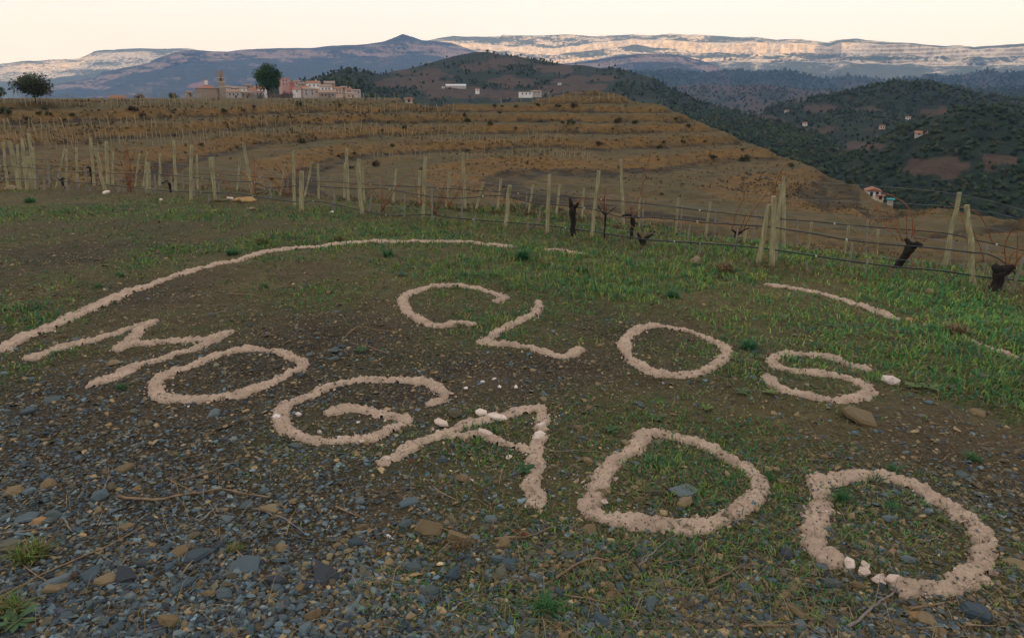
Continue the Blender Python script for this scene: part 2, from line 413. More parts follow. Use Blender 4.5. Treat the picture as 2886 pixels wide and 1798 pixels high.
RIDGE = {}
def ridge(name, lines, x0, x1, cols, rows, mat, rough, seed, rockf=None, soilf=None, crestn=2.0, strata=0.0, fmul=1.0):
    """loft through skyline-like lines (pixel polyline, distance), top to bottom; the back closes behind the crest"""
    xs = np.linspace(x0, x1, cols)
    Y, Rr = [], []
    for pts, R in lines:
        px, py = S_(pts); o = np.argsort(px)
        Y.append(np.interp(xs, px[o], py[o]))
        Rr.append(np.interp(xs, *R) if isinstance(R, tuple) else np.full(cols, float(R)))
    Yg, Rg, Sg = [], [], []
    for k in range(len(lines) - 1):
        n = rows[k]
        for t in np.linspace(0, 1, n, endpoint=(k == len(lines) - 2)):
            Yg.append(Y[k] * (1 - t) + Y[k + 1] * t); Rg.append(Rr[k] * (1 - t) + Rr[k + 1] * t); Sg.append(np.full(cols, k + t))
    Yg, Rg, Sg = np.array(Yg), np.array(Rg), np.array(Sg)
    for k in range(1, len(lines) - 1): Yg = Yg + (crestn * 2.2 * fbm(xs / 45.0, xs * 0 + k * 7, seed + 13, 4))[None, :] * np.clip(1 - np.abs(Sg - k), 0, 1)
    Yg = Yg + (crestn * fbm(xs / 60.0, xs * 0, seed + 3, 5) * 1.0)[None, :] * np.clip(1 - Sg, 0, 1)
    X = np.repeat(xs[None, :], len(Yg), 0)
    P = at(X, Yg, Rg)
    az = np.arctan2(P[..., 0], P[..., 1])
    q = Rg[0].mean()
    u = az * q; zz = P[..., 2]
    mid = np.minimum(1, Sg * 2.5)
    dr = rough * fbm(u / (rough * 5 * fmul), zz / (rough * 9 * fmul) + Rg / (rough * 12 * fmul), seed, 6) + rough * 0.3 * fbm(u / (rough * 0.9 * fmul), zz / (rough * 2.5), seed + 5, 4)
    if strata:
        ph = (zz + 14 * fbm(u / 900, Rg / 900, seed + 9, 3)) / strata
        dr = dr + strata * 0.75 * (np.abs((ph % 1) - 0.5) * 2 - 0.5) * (0.4 + 0.6 * vn(u / 350, zz / 120, seed + 11))
    Rn = Rg + dr * mid
    P = at(X, Yg, Rn)
    P[..., 2] = np.where(Sg <= 0, P[..., 2], P[..., 2])
    # closing back slope
    bk = P[0].copy(); s1 = bk.copy(); k1 = 1 + 0.10
    s1[:, :2] *= k1; s1[:, 2] -= 0.25 * (bk[:, 2] - H + 120)
    s2 = bk.copy(); s2[:, :2] *= 1.22; s2[:, 2] = H - 160
    A = np.concatenate([s2[None], s1[None], P])
    rk = np.zeros(Yg.shape) if rockf is None else rockf(X, Yg, Sg, u, zz)
    so = np.zeros(Yg.shape) if soilf is None else soilf(X, Yg, Sg, u, zz)
    pad = lambda a: np.concatenate([a[:1], a[:1], a])
    o = struct(name, A.reshape(-1, 3), gridf(len(A), cols), mat, smooth=True,
               attrs={'rock': pad(rk).ravel(), 'soil': pad(so).ravel()})
    RIDGE[name] = (P, X, Yg, so, rk)
    return o
off = lambda pts, d: [(p[0], p[1] + d) for p in pts]

# far ridge on the left, catching the last sun
c1 = [(-300, 205), (-100, 186), (0, 180), (74, 171), (165, 168), (222, 165), (245, 156), (268, 145), (330, 140), (400, 135), (474, 138), (523, 136), (560, 142), (700, 150), (900, 160)]
ridge('far_ridge', [(c1, 11400), (off(c1, 14), 11000), (off(c1, 24), 10900), ([(-300, 262), (0, 235), (300, 210), (600, 205), (900, 215)], 10000), ([(-300, 300), (900, 300)], 9300)],
      -320, 900, 330, [12, 8, 26, 8], M['limestone'], 90, 101,
      lambda x, y, s, u, z: 0.42 + 0.30 * fbm(u / 420, z / 60, 7, 4) + 0.18 * ((s > 0.8) & (s < 2.2)) - 0.3 * (s > 2.9), crestn=2.2, strata=48)
# right massif with the long limestone cliff
c3 = [(1120, 128), (1209, 115), (1242, 107), (1279, 102.5), (1312, 106), (1407, 102.5), (1419, 98), (1485, 100), (1543, 100), (1609, 99), (1662, 103), (1765, 99), (1782, 97), (1827, 101), (1889, 95), (1977, 99), (2063, 106), (2117, 104.5), (2187, 113), (2248, 111.5),
      (2306, 115.6), (2331, 120), (2360, 113), (2409, 110), (2463, 115.6), (2562, 122), (2628, 128), (2669, 130), (2706, 129), (2743, 133), (2784, 129), (2886, 124), (3200, 128)]
t3 = [(1120, 140), (1250, 122), (1420, 132), (1560, 140), (1680, 126), (1780, 112), (1890, 118), (1970, 124), (2063, 122), (2187, 124), (2300, 126), (2335, 136), (2365, 124), (2463, 124), (2562, 130), (2669, 137), (2743, 141), (2886, 132), (3200, 136)]
b3 = [(1120, 150), (1250, 133), (1420, 146), (1560, 156), (1680, 141), (1780, 126), (1890, 140), (1970, 150), (2063, 148), (2187, 150), (2290, 151), (2335, 150), (2365, 150), (2463, 155), (2562, 156), (2669, 162), (2743, 160), (2886, 158), (3200, 160)]
RX3 = ([1120, 1500, 2280, 2320, 2345, 2370, 2886, 3200], [10300, 9600, 8500, 8700, 8800, 8250, 8000, 8000])
sh = lambda d: (RX3[0], [v + d for v in RX3[1]])
ridge('limestone_massif', [(c3, sh(500)), (t3, sh(60)), (b3, sh(-30)), (off(b3, 16), sh(-180)), (off(b3, 23), sh(-200)), (off(b3, 50), sh(-900)), ([(1120, 262), (3200, 262)], sh(-2200))],
      1120, 3200, 900, [14, 22, 12, 8, 24, 16], M['limestone'], 70, 211,
      lambda x, y, s, u, z: np.where((s > 0.9) & (s < 2.05), 1.05, np.where((s > 3) & (s < 4.1), 0.62, np.where(s <= 0.9, 0.40, 0.36 - 0.06 * (s - 3)))) + 0.30 * fbm(u / 190, z / 40, 21, 5),
      crestn=1.6, strata=40, fmul=0.9)
# left massif in the shade, with the pointed summit
c2 = [(60, 262), (165, 237), (264, 221), (288, 204), (354, 192), (420, 179.5), (437, 167), (494, 149), (544, 141), (643, 146), (680, 141), (783, 137), (878, 137), (939, 130), (1000, 127), (1077, 120), (1102, 111), (1135, 98), (1156, 104), (1188, 114), (1230, 118), (1271, 122), (1312, 136), (1341, 146), (1420, 165), (1560, 200)]
t2 = [(60, 268), (165, 240), (264, 226), (354, 200), (420, 184), (494, 154), (544, 147), (643, 150), (783, 142), (900, 142), (1000, 134), (1077, 127), (1135, 124), (1188, 128), (1250, 134), (1312, 145), (1420, 170), (1560, 202)]
b2 = [(60, 272), (165, 252), (264, 243), (354, 214), (420, 203), (494, 188), (544, 178), (643, 170), (783, 164), (900, 164), (1000, 162), (1077, 160), (1135, 158), (1188, 158), (1250, 164), (1312, 163), (1420, 176), (1560, 206)]
ridge('shaded_wooded_massif', [(c2, 7900), (t2, 7650), (b2, 7450), (off(b2, 30), 6900), ([(60, 300), (1560, 300)], 5200)],
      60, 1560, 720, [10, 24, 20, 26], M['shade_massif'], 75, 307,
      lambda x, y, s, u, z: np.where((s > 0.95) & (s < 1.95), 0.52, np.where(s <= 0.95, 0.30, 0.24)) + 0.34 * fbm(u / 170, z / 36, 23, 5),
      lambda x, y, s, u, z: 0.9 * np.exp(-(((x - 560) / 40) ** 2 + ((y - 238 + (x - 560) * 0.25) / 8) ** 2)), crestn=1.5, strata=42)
# foothills and mid hills on the right
c4 = [(1450, 205), (1550, 186), (1650, 175), (1740, 160), (1800, 151), (1886, 153), (1935, 160), (1990, 177), (2030, 192), (2120, 215), (2300, 240)]
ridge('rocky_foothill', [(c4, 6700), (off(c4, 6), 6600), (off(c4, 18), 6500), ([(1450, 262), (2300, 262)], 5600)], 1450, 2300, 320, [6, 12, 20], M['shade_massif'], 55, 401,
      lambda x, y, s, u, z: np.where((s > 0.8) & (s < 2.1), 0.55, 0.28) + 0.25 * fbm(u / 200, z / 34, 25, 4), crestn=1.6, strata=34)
c5 = [(1500, 205), (1700, 205), (1800, 202), (1886, 197), (1989, 204), (2051, 198), (2117, 204), (2174, 202), (2216, 198), (2257, 208), (2298, 219), (2339, 225), (2380, 214.5), (2442, 219), (2504, 225), (2586, 219), (2636, 208), (2669, 214.5), (2751, 206), (2792, 199), (2834, 204), (2886, 204), (3200, 210)]
hs = lambda a, b: (lambda x, y, s, u, z: a + b * fbm(u / 260, z / 40 + s * 1.5, 31, 4))
ridge('distant_hills', [(c5, 4700), (off(c5, 28), 4200), ([(1500, 300), (3200, 300)], 3300)], 1500, 3200, 520, [26, 26], M['hills'], 95, 503, None, hs(0.34, 0.35), crestn=2.4)
c6 = [(1700, 240), (1820, 238), (1886, 246), (1968, 240), (2051, 246), (2150, 236), (2240, 250), (2380, 254), (2504, 262), (2628, 250), (2700, 244), (2790, 252), (2886, 246), (3200, 248)]
ridge('wooded_hills', [(c6, 3000), (off(c6, 26), 2650), ([(1700, 340), (3200, 340)], 2050)], 1700, 3200, 460, [26, 26], M['hills'], 70, 607, None, hs(0.36, 0.36), crestn=3.0)
# the brown hill behind the village
c7 = [(700, 262), (820, 240), (900, 221), (941, 203), (986, 198), (1036, 204), (1081, 210), (1106, 202), (1164, 192), (1238, 171), (1291, 157), (1337, 148), (1374, 146), (1407, 155), (1456, 160), (1497, 166), (1543, 174), (1600, 184), (1642, 185), (1695, 193), (1724, 193), (1765, 201), (1806, 211), (1848, 226), (1889, 250), (1940, 275), (2051, 308), (2174, 341), (2260, 372), (2440, 440)]
PATCH7 = [(1221, 216, 52, 20), (1131, 205, 38, 9), (1448, 231, 64, 12), (1576, 193, 55, 11), (1610, 226, 45, 12), (1150, 236, 120, 16), (1290, 262, 120, 16), (1440, 268, 160, 9), (1620, 250, 110, 12), (1330, 190, 40, 12), (1400, 178, 40, 9), (1700, 222, 40, 10)]
def patches(P, x, y):
    v = np.zeros(np.shape(x))
    wx = x + 26 * fbm(x / 40, y / 16, 97, 3); wy = y + 7 * fbm(x / 34, y / 14, 98, 3)
    for a, b_, rx, ry in P: v = np.maximum(v, 1.15 - np.hypot((wx - a) / rx, (wy - b_) / ry) * 0.6)
    return np.clip(v, 0, 1)
s7 = lambda x, y, s, u, z: np.clip(0.36 + 0.33 * fbm(u / 110, z / 30 + s, 37, 4), 0, 1) * 0.8 + 0.5 * sstep(0.45, 0.65, patches(PATCH7, x, y))
RX7 = ([700, 986, 1100, 1374, 1889, 2260, 2440], [1050, 1050, 1350, 1500, 1250, 850, 760])
sh7 = lambda k: (RX7[0], [v * k for v in RX7[1]])
ridge('brown_hill', [(c7, sh7(1.0)), (off(c7, 40), sh7(0.86)), ([(700, 300), (1500, 300), (1900, 330), (2260, 470), (2440, 600)], sh7(0.64))], 700, 2440, 600, [30, 34], M['hills'], 26, 709, None, s7, crestn=1.6)

# valley floor: reaches the horizon below everything else
BUMPS = [(2834, 309, 1350, 260, 330), (2886, 392, 760, 150, 200), (2640, 440, 620, 80, 130), (2450, 318, 1700, 260, 260), (2250, 345, 1250, 170, 200), (2560, 362, 1150, 120, 160), (2350, 385, 900, 90, 140), (3050, 470, 560, 100, 160)]
def valley(x, y):
    r = np.hypot(x, y)
    z = -92 + 16 * fbm(x / 420, y / 420, 51, 5) + 4 * fbm(x / 70, y / 70, 57, 4)
    for px, py, R, sx, sy in BUMPS:
        p = at(px, py, R); base = -92
        ca = p[:2] / np.hypot(*p[:2])
        du = (x - p[0]) * ca[1] - (y - p[1]) * ca[0]; dv = (x - p[0]) * ca[0] + (y - p[1]) * ca[1]
        z = z + max(p[2] - base - 6, 0) * np.exp(-(du / sx) ** 2 - (dv / sy) ** 2)
    return z
PATCHV = [(2113, 341, 95, 14), (2236, 279, 40, 10), (2319, 307, 62, 11), (2463, 311, 52, 9), (2298, 366, 62, 9), (2422, 415, 72, 14), (2640, 470, 98, 30), (2628, 315, 32, 8), (2813, 452, 62, 18), (2174, 374, 105, 18), (2030, 330, 60, 12)]
def build_valley():
    az = np.radians(np.concatenate([np.linspace(-180, -5, 60), np.linspace(-4, 48, 300), np.linspace(50, 180, 45)[:-1]]))
    r = np.concatenate([np.geomspace(120, 3600, 190), np.geomspace(3900, 13200, 10)])
    A, Rr = np.meshgrid(az, r); x, y = np.sin(A) * Rr, np.cos(A) * Rr
    z = valley(x, y)
    z = np.where(A < math.radians(-2), np.minimum(z, -90), z)
    px, py = project(np.stack([x, y, z], -1))
    so = np.clip(0.2 + 0.22 * fbm(x / 120, y / 120, 61, 4), 0, 1) + 0.6 * sstep(0.45, 0.65, patches(PATCHV, px, py))
    struct('valley', np.stack([x, y, z], -1).reshape(-1, 3), gridf(len(r), len(az), True)[:, ::-1], M['hills'], smooth=True,
           attrs={'rock': 0 * z.ravel(), 'soil': so.ravel()})
build_valley()

# unseen ridge added behind the viewer; crest shaped to shade land and left massif
def sun_block_ridge():
    u = np.linspace(-11500, 11500, 300)
    h = np.interp(u, [-11500, -7600, -3250, -2800, 1000, 1450, 4850, 5350, 11500], [680, 680, 680, 1075, 1075, 655, 655, 815, 815])
    h = h + 22 * fbm(u / 500, u * 0, 83, 5)
    prof = [(-3000, -160), (-1500, 0.45), (-500, 0.86), (0, 1.0), (900, 0.8), (2000, 0.35), (3600, -160)]
    rows = []
    d = np.array([TOSUN.x, TOSUN.y]); d /= np.hypot(*d); n = np.array([-d[1], d[0]])
    if n[0] < 0: n = -n
    for off_, k in prof:
        z = np.full(len(u), float(k)) if k < 0 else h * k + (40 * fbm(u / 600, u * 0 + off_, 89, 4) if 0 < k < 1 else 0)
        p = d[None] * (4200 + off_) + n[None] * u[:, None]
        rows.append(np.concatenate([p, z[:, None]], 1))
    rows = np.array(rows)
    nv = rows.shape[0] * rows.shape[1]
    struct('sun_block_ridge', rows.reshape(-1, 3), gridf(len(rows), len(u)), M['hills'], smooth=True, attrs={'rock': np.zeros(nv), 'soil': np.full(nv, 0.3)})
sun_block_ridge()

def build_haze():
    m = bpy.data.materials.new('evening_haze'); m.use_nodes = True; nt = m.node_tree; nt.nodes.clear()
    o = nd(nt, 'ShaderNodeOutputMaterial'); p = nd(nt, 'ShaderNodeVolumePrincipled')
    p.inputs['Color'].default_value = (0.27, 0.51, 1.0, 1); p.inputs['Absorption Color'].default_value = (1, 1, 1, 1); p.inputs['Density'].default_value = 7.2e-5
    lk(nt, p.outputs[0], o.inputs['Volume'])
    mb = MB().box((0, 2700, 550), (28600, 23000, 2100))
    props(mb.build('haze', m), 'thin blue evening haze over the valley and mountains', 'haze', kind='stuff')
build_haze()

# ------------------------------------------------------------------ letters and border lines laid in mortar
def mortar_material():
    m, nt, b = new_mat('pale_mortar', 0.95, 0.1); v = coords(nt)
    n1 = noise(nt, v, 7, 4, 0.6); n2 = noise(nt, v, 70, 5, 0.7); n3 = noise(nt, v, 26, 3, 0.5)
    c = ramp(nt, n1, [(0.3, (0.32, 0.235, 0.165)), (0.7, (0.48, 0.36, 0.255))])
    c = mixc(nt, ramp(nt, n2, [(0.33, 0.55), (0.5, 0.0)]), c, (0.24, 0.17, 0.12))
    vo = nd(nt, 'ShaderNodeTexVoronoi', Scale=60.0); lk(nt, v, vo.inputs['Vector'])
    sp = nd(nt, 'ShaderNodeSeparateColor'); lk(nt, vo.outputs['Color'], sp.inputs[0])
    speck = math_(nt, 'MULTIPLY', ramp(nt, sp.outputs[0], [(0.84, 0.0), (0.86, 1.0)]), ramp(nt, vo.outputs['Distance'], [(0.25, 1.0), (0.4, 0.0)]))
    c = mixc(nt, speck, c, (0.07, 0.06, 0.05))
    lk(nt, c, b.inputs['Base Color'])
    bump(nt, b, math_(nt, 'ADD', n2, n3), 0.012, 0.9)
    return m
M['mortar'] = mortar_material()
def smooth_line(P, closed, step):
    P = np.asarray(P, float); n = len(P); out = []
    rng = range(n if closed else n - 1)
    for i in rng:
        g = lambda k: P[k % n] if closed else P[min(max(k, 0), n - 1)]
        p0, p1, p2, p3 = g(i - 1), g(i), g(i + 1), g(i + 2)
        m = max(2, int(np.linalg.norm(p2 - p1) / step))
        t = np.linspace(0, 1, m, endpoint=False)[:, None]
        out.append(0.5 * (2 * p1 + (p2 - p0) * t + (2 * p0 - 5 * p1 + 4 * p2 - p3) * t ** 2 + (3 * p1 - p0 - 3 * p2 + p3) * t ** 3))
    out.append((P[0] if closed else P[-1])[None])
    return np.concatenate(out)
MORTAR_PTS = []
def mortar(name, strokes, width, label, cat, group, cell=0.011, height=0.028, rag=0.30, seed=1, gaps=0.0):
    """raised, ragged strip of mortar along strokes given as photo pixels on the knoll"""
    segs = []
    for pts, closed in strokes:
        px, py = S_(pts); W = near(px, py)[:, :2]
        L = smooth_line(W, closed, 0.03); segs.append(L)
    allp = np.concatenate(segs); MORTAR_PTS.append(allp)
    lo = allp.min(0) - width; hi = allp.max(0) + width
    nx, ny = int((hi[0] - lo[0]) / cell) + 2, int((hi[1] - lo[1]) / cell) + 2
    gx = lo[0] + np.arange(nx) * cell; gy = lo[1] + np.arange(ny) * cell
    D = np.full((ny, nx), 9.0)
    for L in segs:                        # distance to the strokes, by small windows
        for p in L:
            i0, i1 = np.searchsorted(gx, [p[0] - width, p[0] + width]); j0, j1 = np.searchsorted(gy, [p[1] - width, p[1] + width])
            d = np.hypot(gx[None, i0:i1] - p[0], gy[j0:j1, None] - p[1])
            D[j0:j1, i0:i1] = np.minimum(D[j0:j1, i0:i1], d)
    X, Y = np.meshgrid(gx, gy)
    hw = width * 0.5 * (1 + rag * fbm(X * 9, Y * 9, seed, 3) + 0.30 * fbm(X * 38, Y * 38, seed + 4, 2))
    if gaps: hw = hw * (0.25 + 0.75 * sstep(-gaps, 0.25 - gaps, fbm(X * 2.2, Y * 2.2, seed + 8, 3) + 0.55))
    q = D / hw
    h = height * (1 - np.clip(q, 0, 1.5) ** 6) * (0.75 + 0.35 * fbm(X * 14, Y * 14, seed + 6, 3)) + 0.013 * fbm(X * 45, Y * 45, seed + 7, 2) * (q < 1.1)
    Z = T(X, Y) + np.maximum(h, -0.05)
    keep = q < 1.35
    kq = keep[:-1, :-1] & keep[1:, :-1] & keep[:-1, 1:] & keep[1:, 1:]
    idx = np.arange(nx * ny).reshape(ny, nx)
    q4 = np.stack([idx[:-1, :-1], idx[:-1, 1:], idx[1:, 1:], idx[1:, :-1]], -1)[kq]
    used = np.unique(q4); remap = np.zeros(nx * ny, int); remap[used] = np.arange(len(used))
    V = np.stack([X, Y, Z], -1).reshape(-1, 3)[used]
    o = obj(name, V, remap[q4], M['mortar'], origin=(V[:, 0].mean(), V[:, 1].mean(), V[:, 2].min()), smooth=True)
    return props(o, label, cat, group)
GL = 'pale mortar letters laid out on the ground'
mortar('mortar_letter', [([(85, 1012), (160, 986), (290, 948), (370, 922), (432, 907)], False), ([(428, 908), (400, 930), (385, 945), (356, 972)], False),
       ([(335, 981), (430, 966), (540, 955), (642, 938)], False), ([(638, 942), (560, 975), (440, 1015), (340, 1050), (264, 1084)], False)], 0.125,
       'pale mortar letter M on the ground, leftmost letter of the lower word', 'letter', GL, seed=3)
mortar('mortar_letter', [([(437, 1100), (456, 1066), (538, 1033), (630, 1000), (704, 988), (779, 992), (838, 1011), (849, 1037), (805, 1059), (723, 1096), (649, 1118), (556, 1129), (467, 1122)], True)], 0.115,
       'slanted oval mortar letter O right beside the letter M', 'letter', GL, seed=5)
mortar('mortar_letter', [([(1219, 1135), (1252, 1114), (1219, 1085), (1145, 1074), (1071, 1068), (997, 1077), (922, 1092), (867, 1118), (819, 1137), (789, 1166), (796, 1196), (856, 1226), (907, 1237), (967, 1237), (1052, 1231), (1108, 1207), (1141, 1180), (1089, 1167), (1034, 1148), (985, 1143), (937, 1156)], False)], 0.11,
       'mortar letter G with white stones at its left bend', 'letter', GL, seed=7)
mortar('mortar_letter', [([(1085, 1302), (1163, 1263), (1237, 1232), (1293, 1208), (1386, 1185), (1460, 1163), (1516, 1152), (1530, 1167), (1523, 1211), (1516, 1256), (1505, 1293), (1508, 1330), (1497, 1367), (1508, 1397), (1512, 1424)], False),
       ([(1245, 1230), (1312, 1239), (1367, 1233), (1423, 1256), (1460, 1259), (1500, 1274)], False)], 0.105,
       'crumbling mortar letter A with loose rubble along its strokes', 'letter', GL, seed=11, gaps=0.04, rag=0.36)
mortar('mortar_letter', [([(1651, 1434), (1676, 1397), (1709, 1332), (1749, 1285), (1793, 1256), (1818, 1224), (1862, 1219), (1927, 1237), (1989, 1256), (2044, 1288), (2102, 1321), (2138, 1357), (2135, 1390), (2098, 1430), (2036, 1467), (1964, 1485), (1873, 1487), (1793, 1481), (1720, 1463)], True)], 0.115,
       'broad mortar letter D in the lower middle of the ground', 'letter', GL, seed=13)
mortar('mortar_letter', [([(2549, 1660), (2604, 1668), (2664, 1675), (2723, 1645), (2767, 1608), (2764, 1571), (2775, 1527), (2745, 1475), (2697, 1431), (2641, 1401), (2586, 1368), (2519, 1345), (2438, 1338), (2360, 1345), (2310, 1362), (2316, 1395), (2305, 1430), (2297, 1460), (2293, 1497), (2301, 1545), (2350, 1586)], False)], 0.13,
       'large broken mortar letter O in the lower right corner', 'letter', GL, seed=17, rag=0.34)
mortar('mortar_letter', [([(1325, 917), (1278, 911), (1256, 925), (1219, 920), (1175, 900), (1141, 870), (1134, 848), (1163, 829), (1212, 812), (1275, 809), (1330, 812), (1386, 822), (1425, 834), (1401, 842)], False)], 0.115,
       'round open mortar letter C, first letter of the upper word', 'letter', GL, seed=19)
mortar('mortar_letter', [([(1518, 848), (1510, 881), (1460, 907), (1404, 937), (1366, 959)], False), ([(1362, 958), (1423, 970), (1479, 979), (1534, 992), (1585, 1004), (1632, 985)], False)], 0.11,
       'mortar letter L with an upturned foot, next to the letter C', 'letter', GL, seed=23)
mortar('mortar_letter', [([(1767, 951), (1811, 929), (1871, 925), (1937, 929), (2000, 948), (2037, 970), (2049, 996), (2019, 1029), (1974, 1048), (1908, 1053), (1841, 1048), (1800, 1025), (1767, 1000), (1760, 973)], True)], 0.115,
       'rounded mortar letter O between the letters L and S', 'letter', GL, seed=29)
mortar('mortar_letter', [([(2440, 1036), (2389, 1021), (2358, 1007), (2320, 997), (2279, 1000), (2234, 997), (2196, 1004), (2172, 1021), (2193, 1036), (2230, 1048), (2285, 1052), (2327, 1062), (2385, 1069), (2433, 1086), (2450, 1103), (2413, 1120), (2354, 1127), (2292, 1120), (2230, 1110), (2186, 1093), (2165, 1069)], False)], 0.115,
       'flat curling mortar letter S, last letter of the upper word', 'letter', GL, seed=31)
GB = 'mortar border lines round the letters'
mortar('mortar_border', [([(-90, 1022), (0, 986), (111, 937), (208, 889), (334, 836), (463, 788), (556, 759), (667, 733), (741, 714), (816, 698), (900, 692), (941, 689), (1034, 684), (1145, 680), (1275, 682), (1367, 692), (1441, 701)], False)], 0.17,
       'long pale mortar arc sweeping from the left edge over the letters', 'border', GB, cell=0.02, height=0.036, seed=37)
mortar('mortar_border', [([(1540, 705), (1590, 709), (1640, 716)], False)], 0.10, 'short faint scrap of mortar line in the grass at the arc end', 'border', GB, seed=39, cell=0.016, gaps=0.1)
mortar('mortar_border', [([(2165, 801), (2223, 811), (2275, 819), (2344, 837), (2413, 859), (2464, 876), (2525, 902)], False)], 0.13,
       'thin mortar border strip half hidden in green grass on the right', 'border', GB, cell=0.014, seed=41)
mortar('mortar_border', [([(2690, 942), (2757, 973), (2825, 993), (2886, 1012), (2960, 1036)], False)], 0.10,
       'last bit of mortar border running out of the right edge', 'border', GB, cell=0.014, seed=43, gaps=0.05)
_mp = np.concatenate(MORTAR_PTS)
_mgrid = {}
for _p in _mp: _mgrid.setdefault((int(math.floor(_p[0] / 0.1)), int(math.floor(_p[1] / 0.1))), True)
def off_mortar(x, y):
    k = np.floor(np.stack([x, y], -1) / 0.1).astype(int)
    return np.array([tuple(i) not in _mgrid for i in k])

# ------------------------------------------------------------------ stones
M['stone'] = tinted('slate_and_schist', 30, 0.35, 0.8, 0.004, 0.35)
def slab(seed, n=6, thick=0.32, jag=0.35):
    r = np.random.default_rng(seed)
    an = np.sort(np.arange(n) / n * 2 * math.pi + r.uniform(-0.35, 0.35, n) * 6 / n)
    ra = 1 + r.uniform(-jag, jag, n)
    e = r.uniform(0.62, 0.95)
    b = np.stack([np.cos(an) * ra, np.sin(an) * ra * e, np.full(n, -thick * 0.6)], 1)
    m = np.stack([np.cos(an) * ra, np.sin(an) * ra * e, thick * r.uniform(0.1, 0.55, n)], 1)
    sh_ = r.uniform(0.62, 0.92, n)
    t = np.stack([np.cos(an) * ra * sh_, np.sin(an) * ra * e * sh_, thick * r.uniform(0.75, 1.1) + thick * 0.25 * np.cos(an - r.uniform(0, 6))], 1)
    V = np.concatenate([b, m, t])
    F4 = np.concatenate([gridf(3, n, True)])
    tri = np.concatenate([np.stack([F4[:, 0], F4[:, 1], F4[:, 2]], 1), np.stack([F4[:, 0], F4[:, 2], F4[:, 3]], 1),
                          np.array([[2 * n, 2 * n + k, 2 * n + k + 1] for k in range(1, n - 1)])])
    return V, tri
def pebble(seed):
    r = np.random.default_rng(seed); ph = (1 + 5 ** 0.5) / 2
    V = np.array([[-1, ph, 0], [1, ph, 0], [-1, -ph, 0], [1, -ph, 0], [0, -1, ph], [0, 1, ph], [0, -1, -ph], [0, 1, -ph], [ph, 0, -1], [ph, 0, 1], [-ph, 0, -1], [-ph, 0, 1]]) / 1.9
    V = V * (1 + r.uniform(-0.25, 0.2, (12, 1))) * np.array([1, r.uniform(0.65, 0.95), r.uniform(0.45, 0.75)])
    Fc = np.array([[0, 11, 5], [0, 5, 1], [0, 1, 7], [0, 7, 10], [0, 10, 11], [1, 5, 9], [5, 11, 4], [11, 10, 2], [10, 7, 6], [7, 1, 8], [3, 9, 4], [3, 4, 2], [3, 2, 6], [3, 6, 8], [3, 8, 9], [4, 9, 5], [2, 4, 11], [6, 2, 10], [8, 6, 7], [9, 8, 1]])
    return V, Fc
def chip(seed, n):
    V, tri = slab(seed, n, 0.24 + 0.05 * (seed % 3)); V = V[n:].copy()
    V[:n, 2] -= 0.35 * 0.24; V[:n, :2] *= 1.04
    tri = tri[(tri >= n).all(1)] - n
    return V, tri
CHIPS = [chip(400 + k, 4 + k % 2) for k in range(8)]
CHIPS_NEAR = [chip(500 + k, 5 + k % 2) for k in range(10)] + [None]
SHAPES = [slab(k, n=5 + k % 3, thick=0.16 + 0.05 * (k % 4)) for k in range(10)] + [pebble(50 + k) for k in range(5)]
CHIPS_NEAR = CHIPS_NEAR[:-1] + SHAPES[10:12]
def rot_mats(n, tilt, rng):
    yaw = rng.uniform(0, 2 * math.pi, n); a = rng.normal(0, tilt, n); b = rng.normal(0, tilt, n)
    cy, sy, ca, sa, cb, sb = np.cos(yaw), np.sin(yaw), np.cos(a), np.sin(a), np.cos(b), np.sin(b)
    z = np.zeros(n); o = np.ones(n)
    Rz = np.stack([np.stack([cy, -sy, z], -1), np.stack([sy, cy, z], -1), np.stack([z, z, o], -1)], 1)
    Rx = np.stack([np.stack([o, z, z], -1), np.stack([z, ca, -sa], -1), np.stack([z, sa, ca], -1)], 1)
    Ry = np.stack([np.stack([cb, z, sb], -1), np.stack([z, o, z], -1), np.stack([-sb, z, cb], -1)], 1)
    return Rx @ Ry @ Rz
def scatter(shape, pos, scl, rots, tint):
    V, Fc = shape; n = len(pos)
    W = np.einsum('nij,vj->nvi', rots, V) * scl[:, None, None] + pos[:, None]
    Fo = (Fc[None] + (np.arange(n) * len(V))[:, None, None]).reshape(-1, Fc.shape[1])
    return W.reshape(-1, 3), Fo, np.repeat(tint, len(V), 0)
def merge(parts):
    Vs, Fs, Ts, n = [], [], [], 0
    for V, Fc, t in parts:
        Vs.append(V); Fs.append(Fc + n); Ts.append(t); n += len(V)
    return np.concatenate(Vs), np.concatenate(Fs), np.concatenate(Ts)
PAL_BLUE = np.array([(0.042, 0.067, 0.076), (0.062, 0.090, 0.096), (0.031, 0.051, 0.060), (0.086, 0.112, 0.110), (0.026, 0.034, 0.040), (0.052, 0.072, 0.066)])
PAL_BROWN = np.array([(0.112, 0.080, 0.034), (0.080, 0.066, 0.033), (0.145, 0.100, 0.045), (0.088, 0.084, 0.052), (0.058, 0.049, 0.026), (0.175, 0.128, 0.063)])
BLUEF = [[.05] * 6, [.05] * 6, [.07] * 6, [.12, .1, .08, .08, .08, .08], [.3, .2, .12, .12, .1, .12], [.6, .45, .35, .25, .25, .3], [.8, .7, .5, .3, .35, .35], [.8, .8, .65, .4, .45, .4]]
def tints(px, py, rng):
    f = grid2(GX, GY, BLUEF, px, py); n = len(px)
    b = rng.random(n) < f
    t = np.where(b[:, None], PAL_BLUE[rng.integers(0, len(PAL_BLUE), n)], PAL_BROWN[rng.integers(0, len(PAL_BROWN), n)])
    return t * np.clip(np.exp(rng.normal(0.02, 0.36, (n, 1))), 0.45, 2.6), b
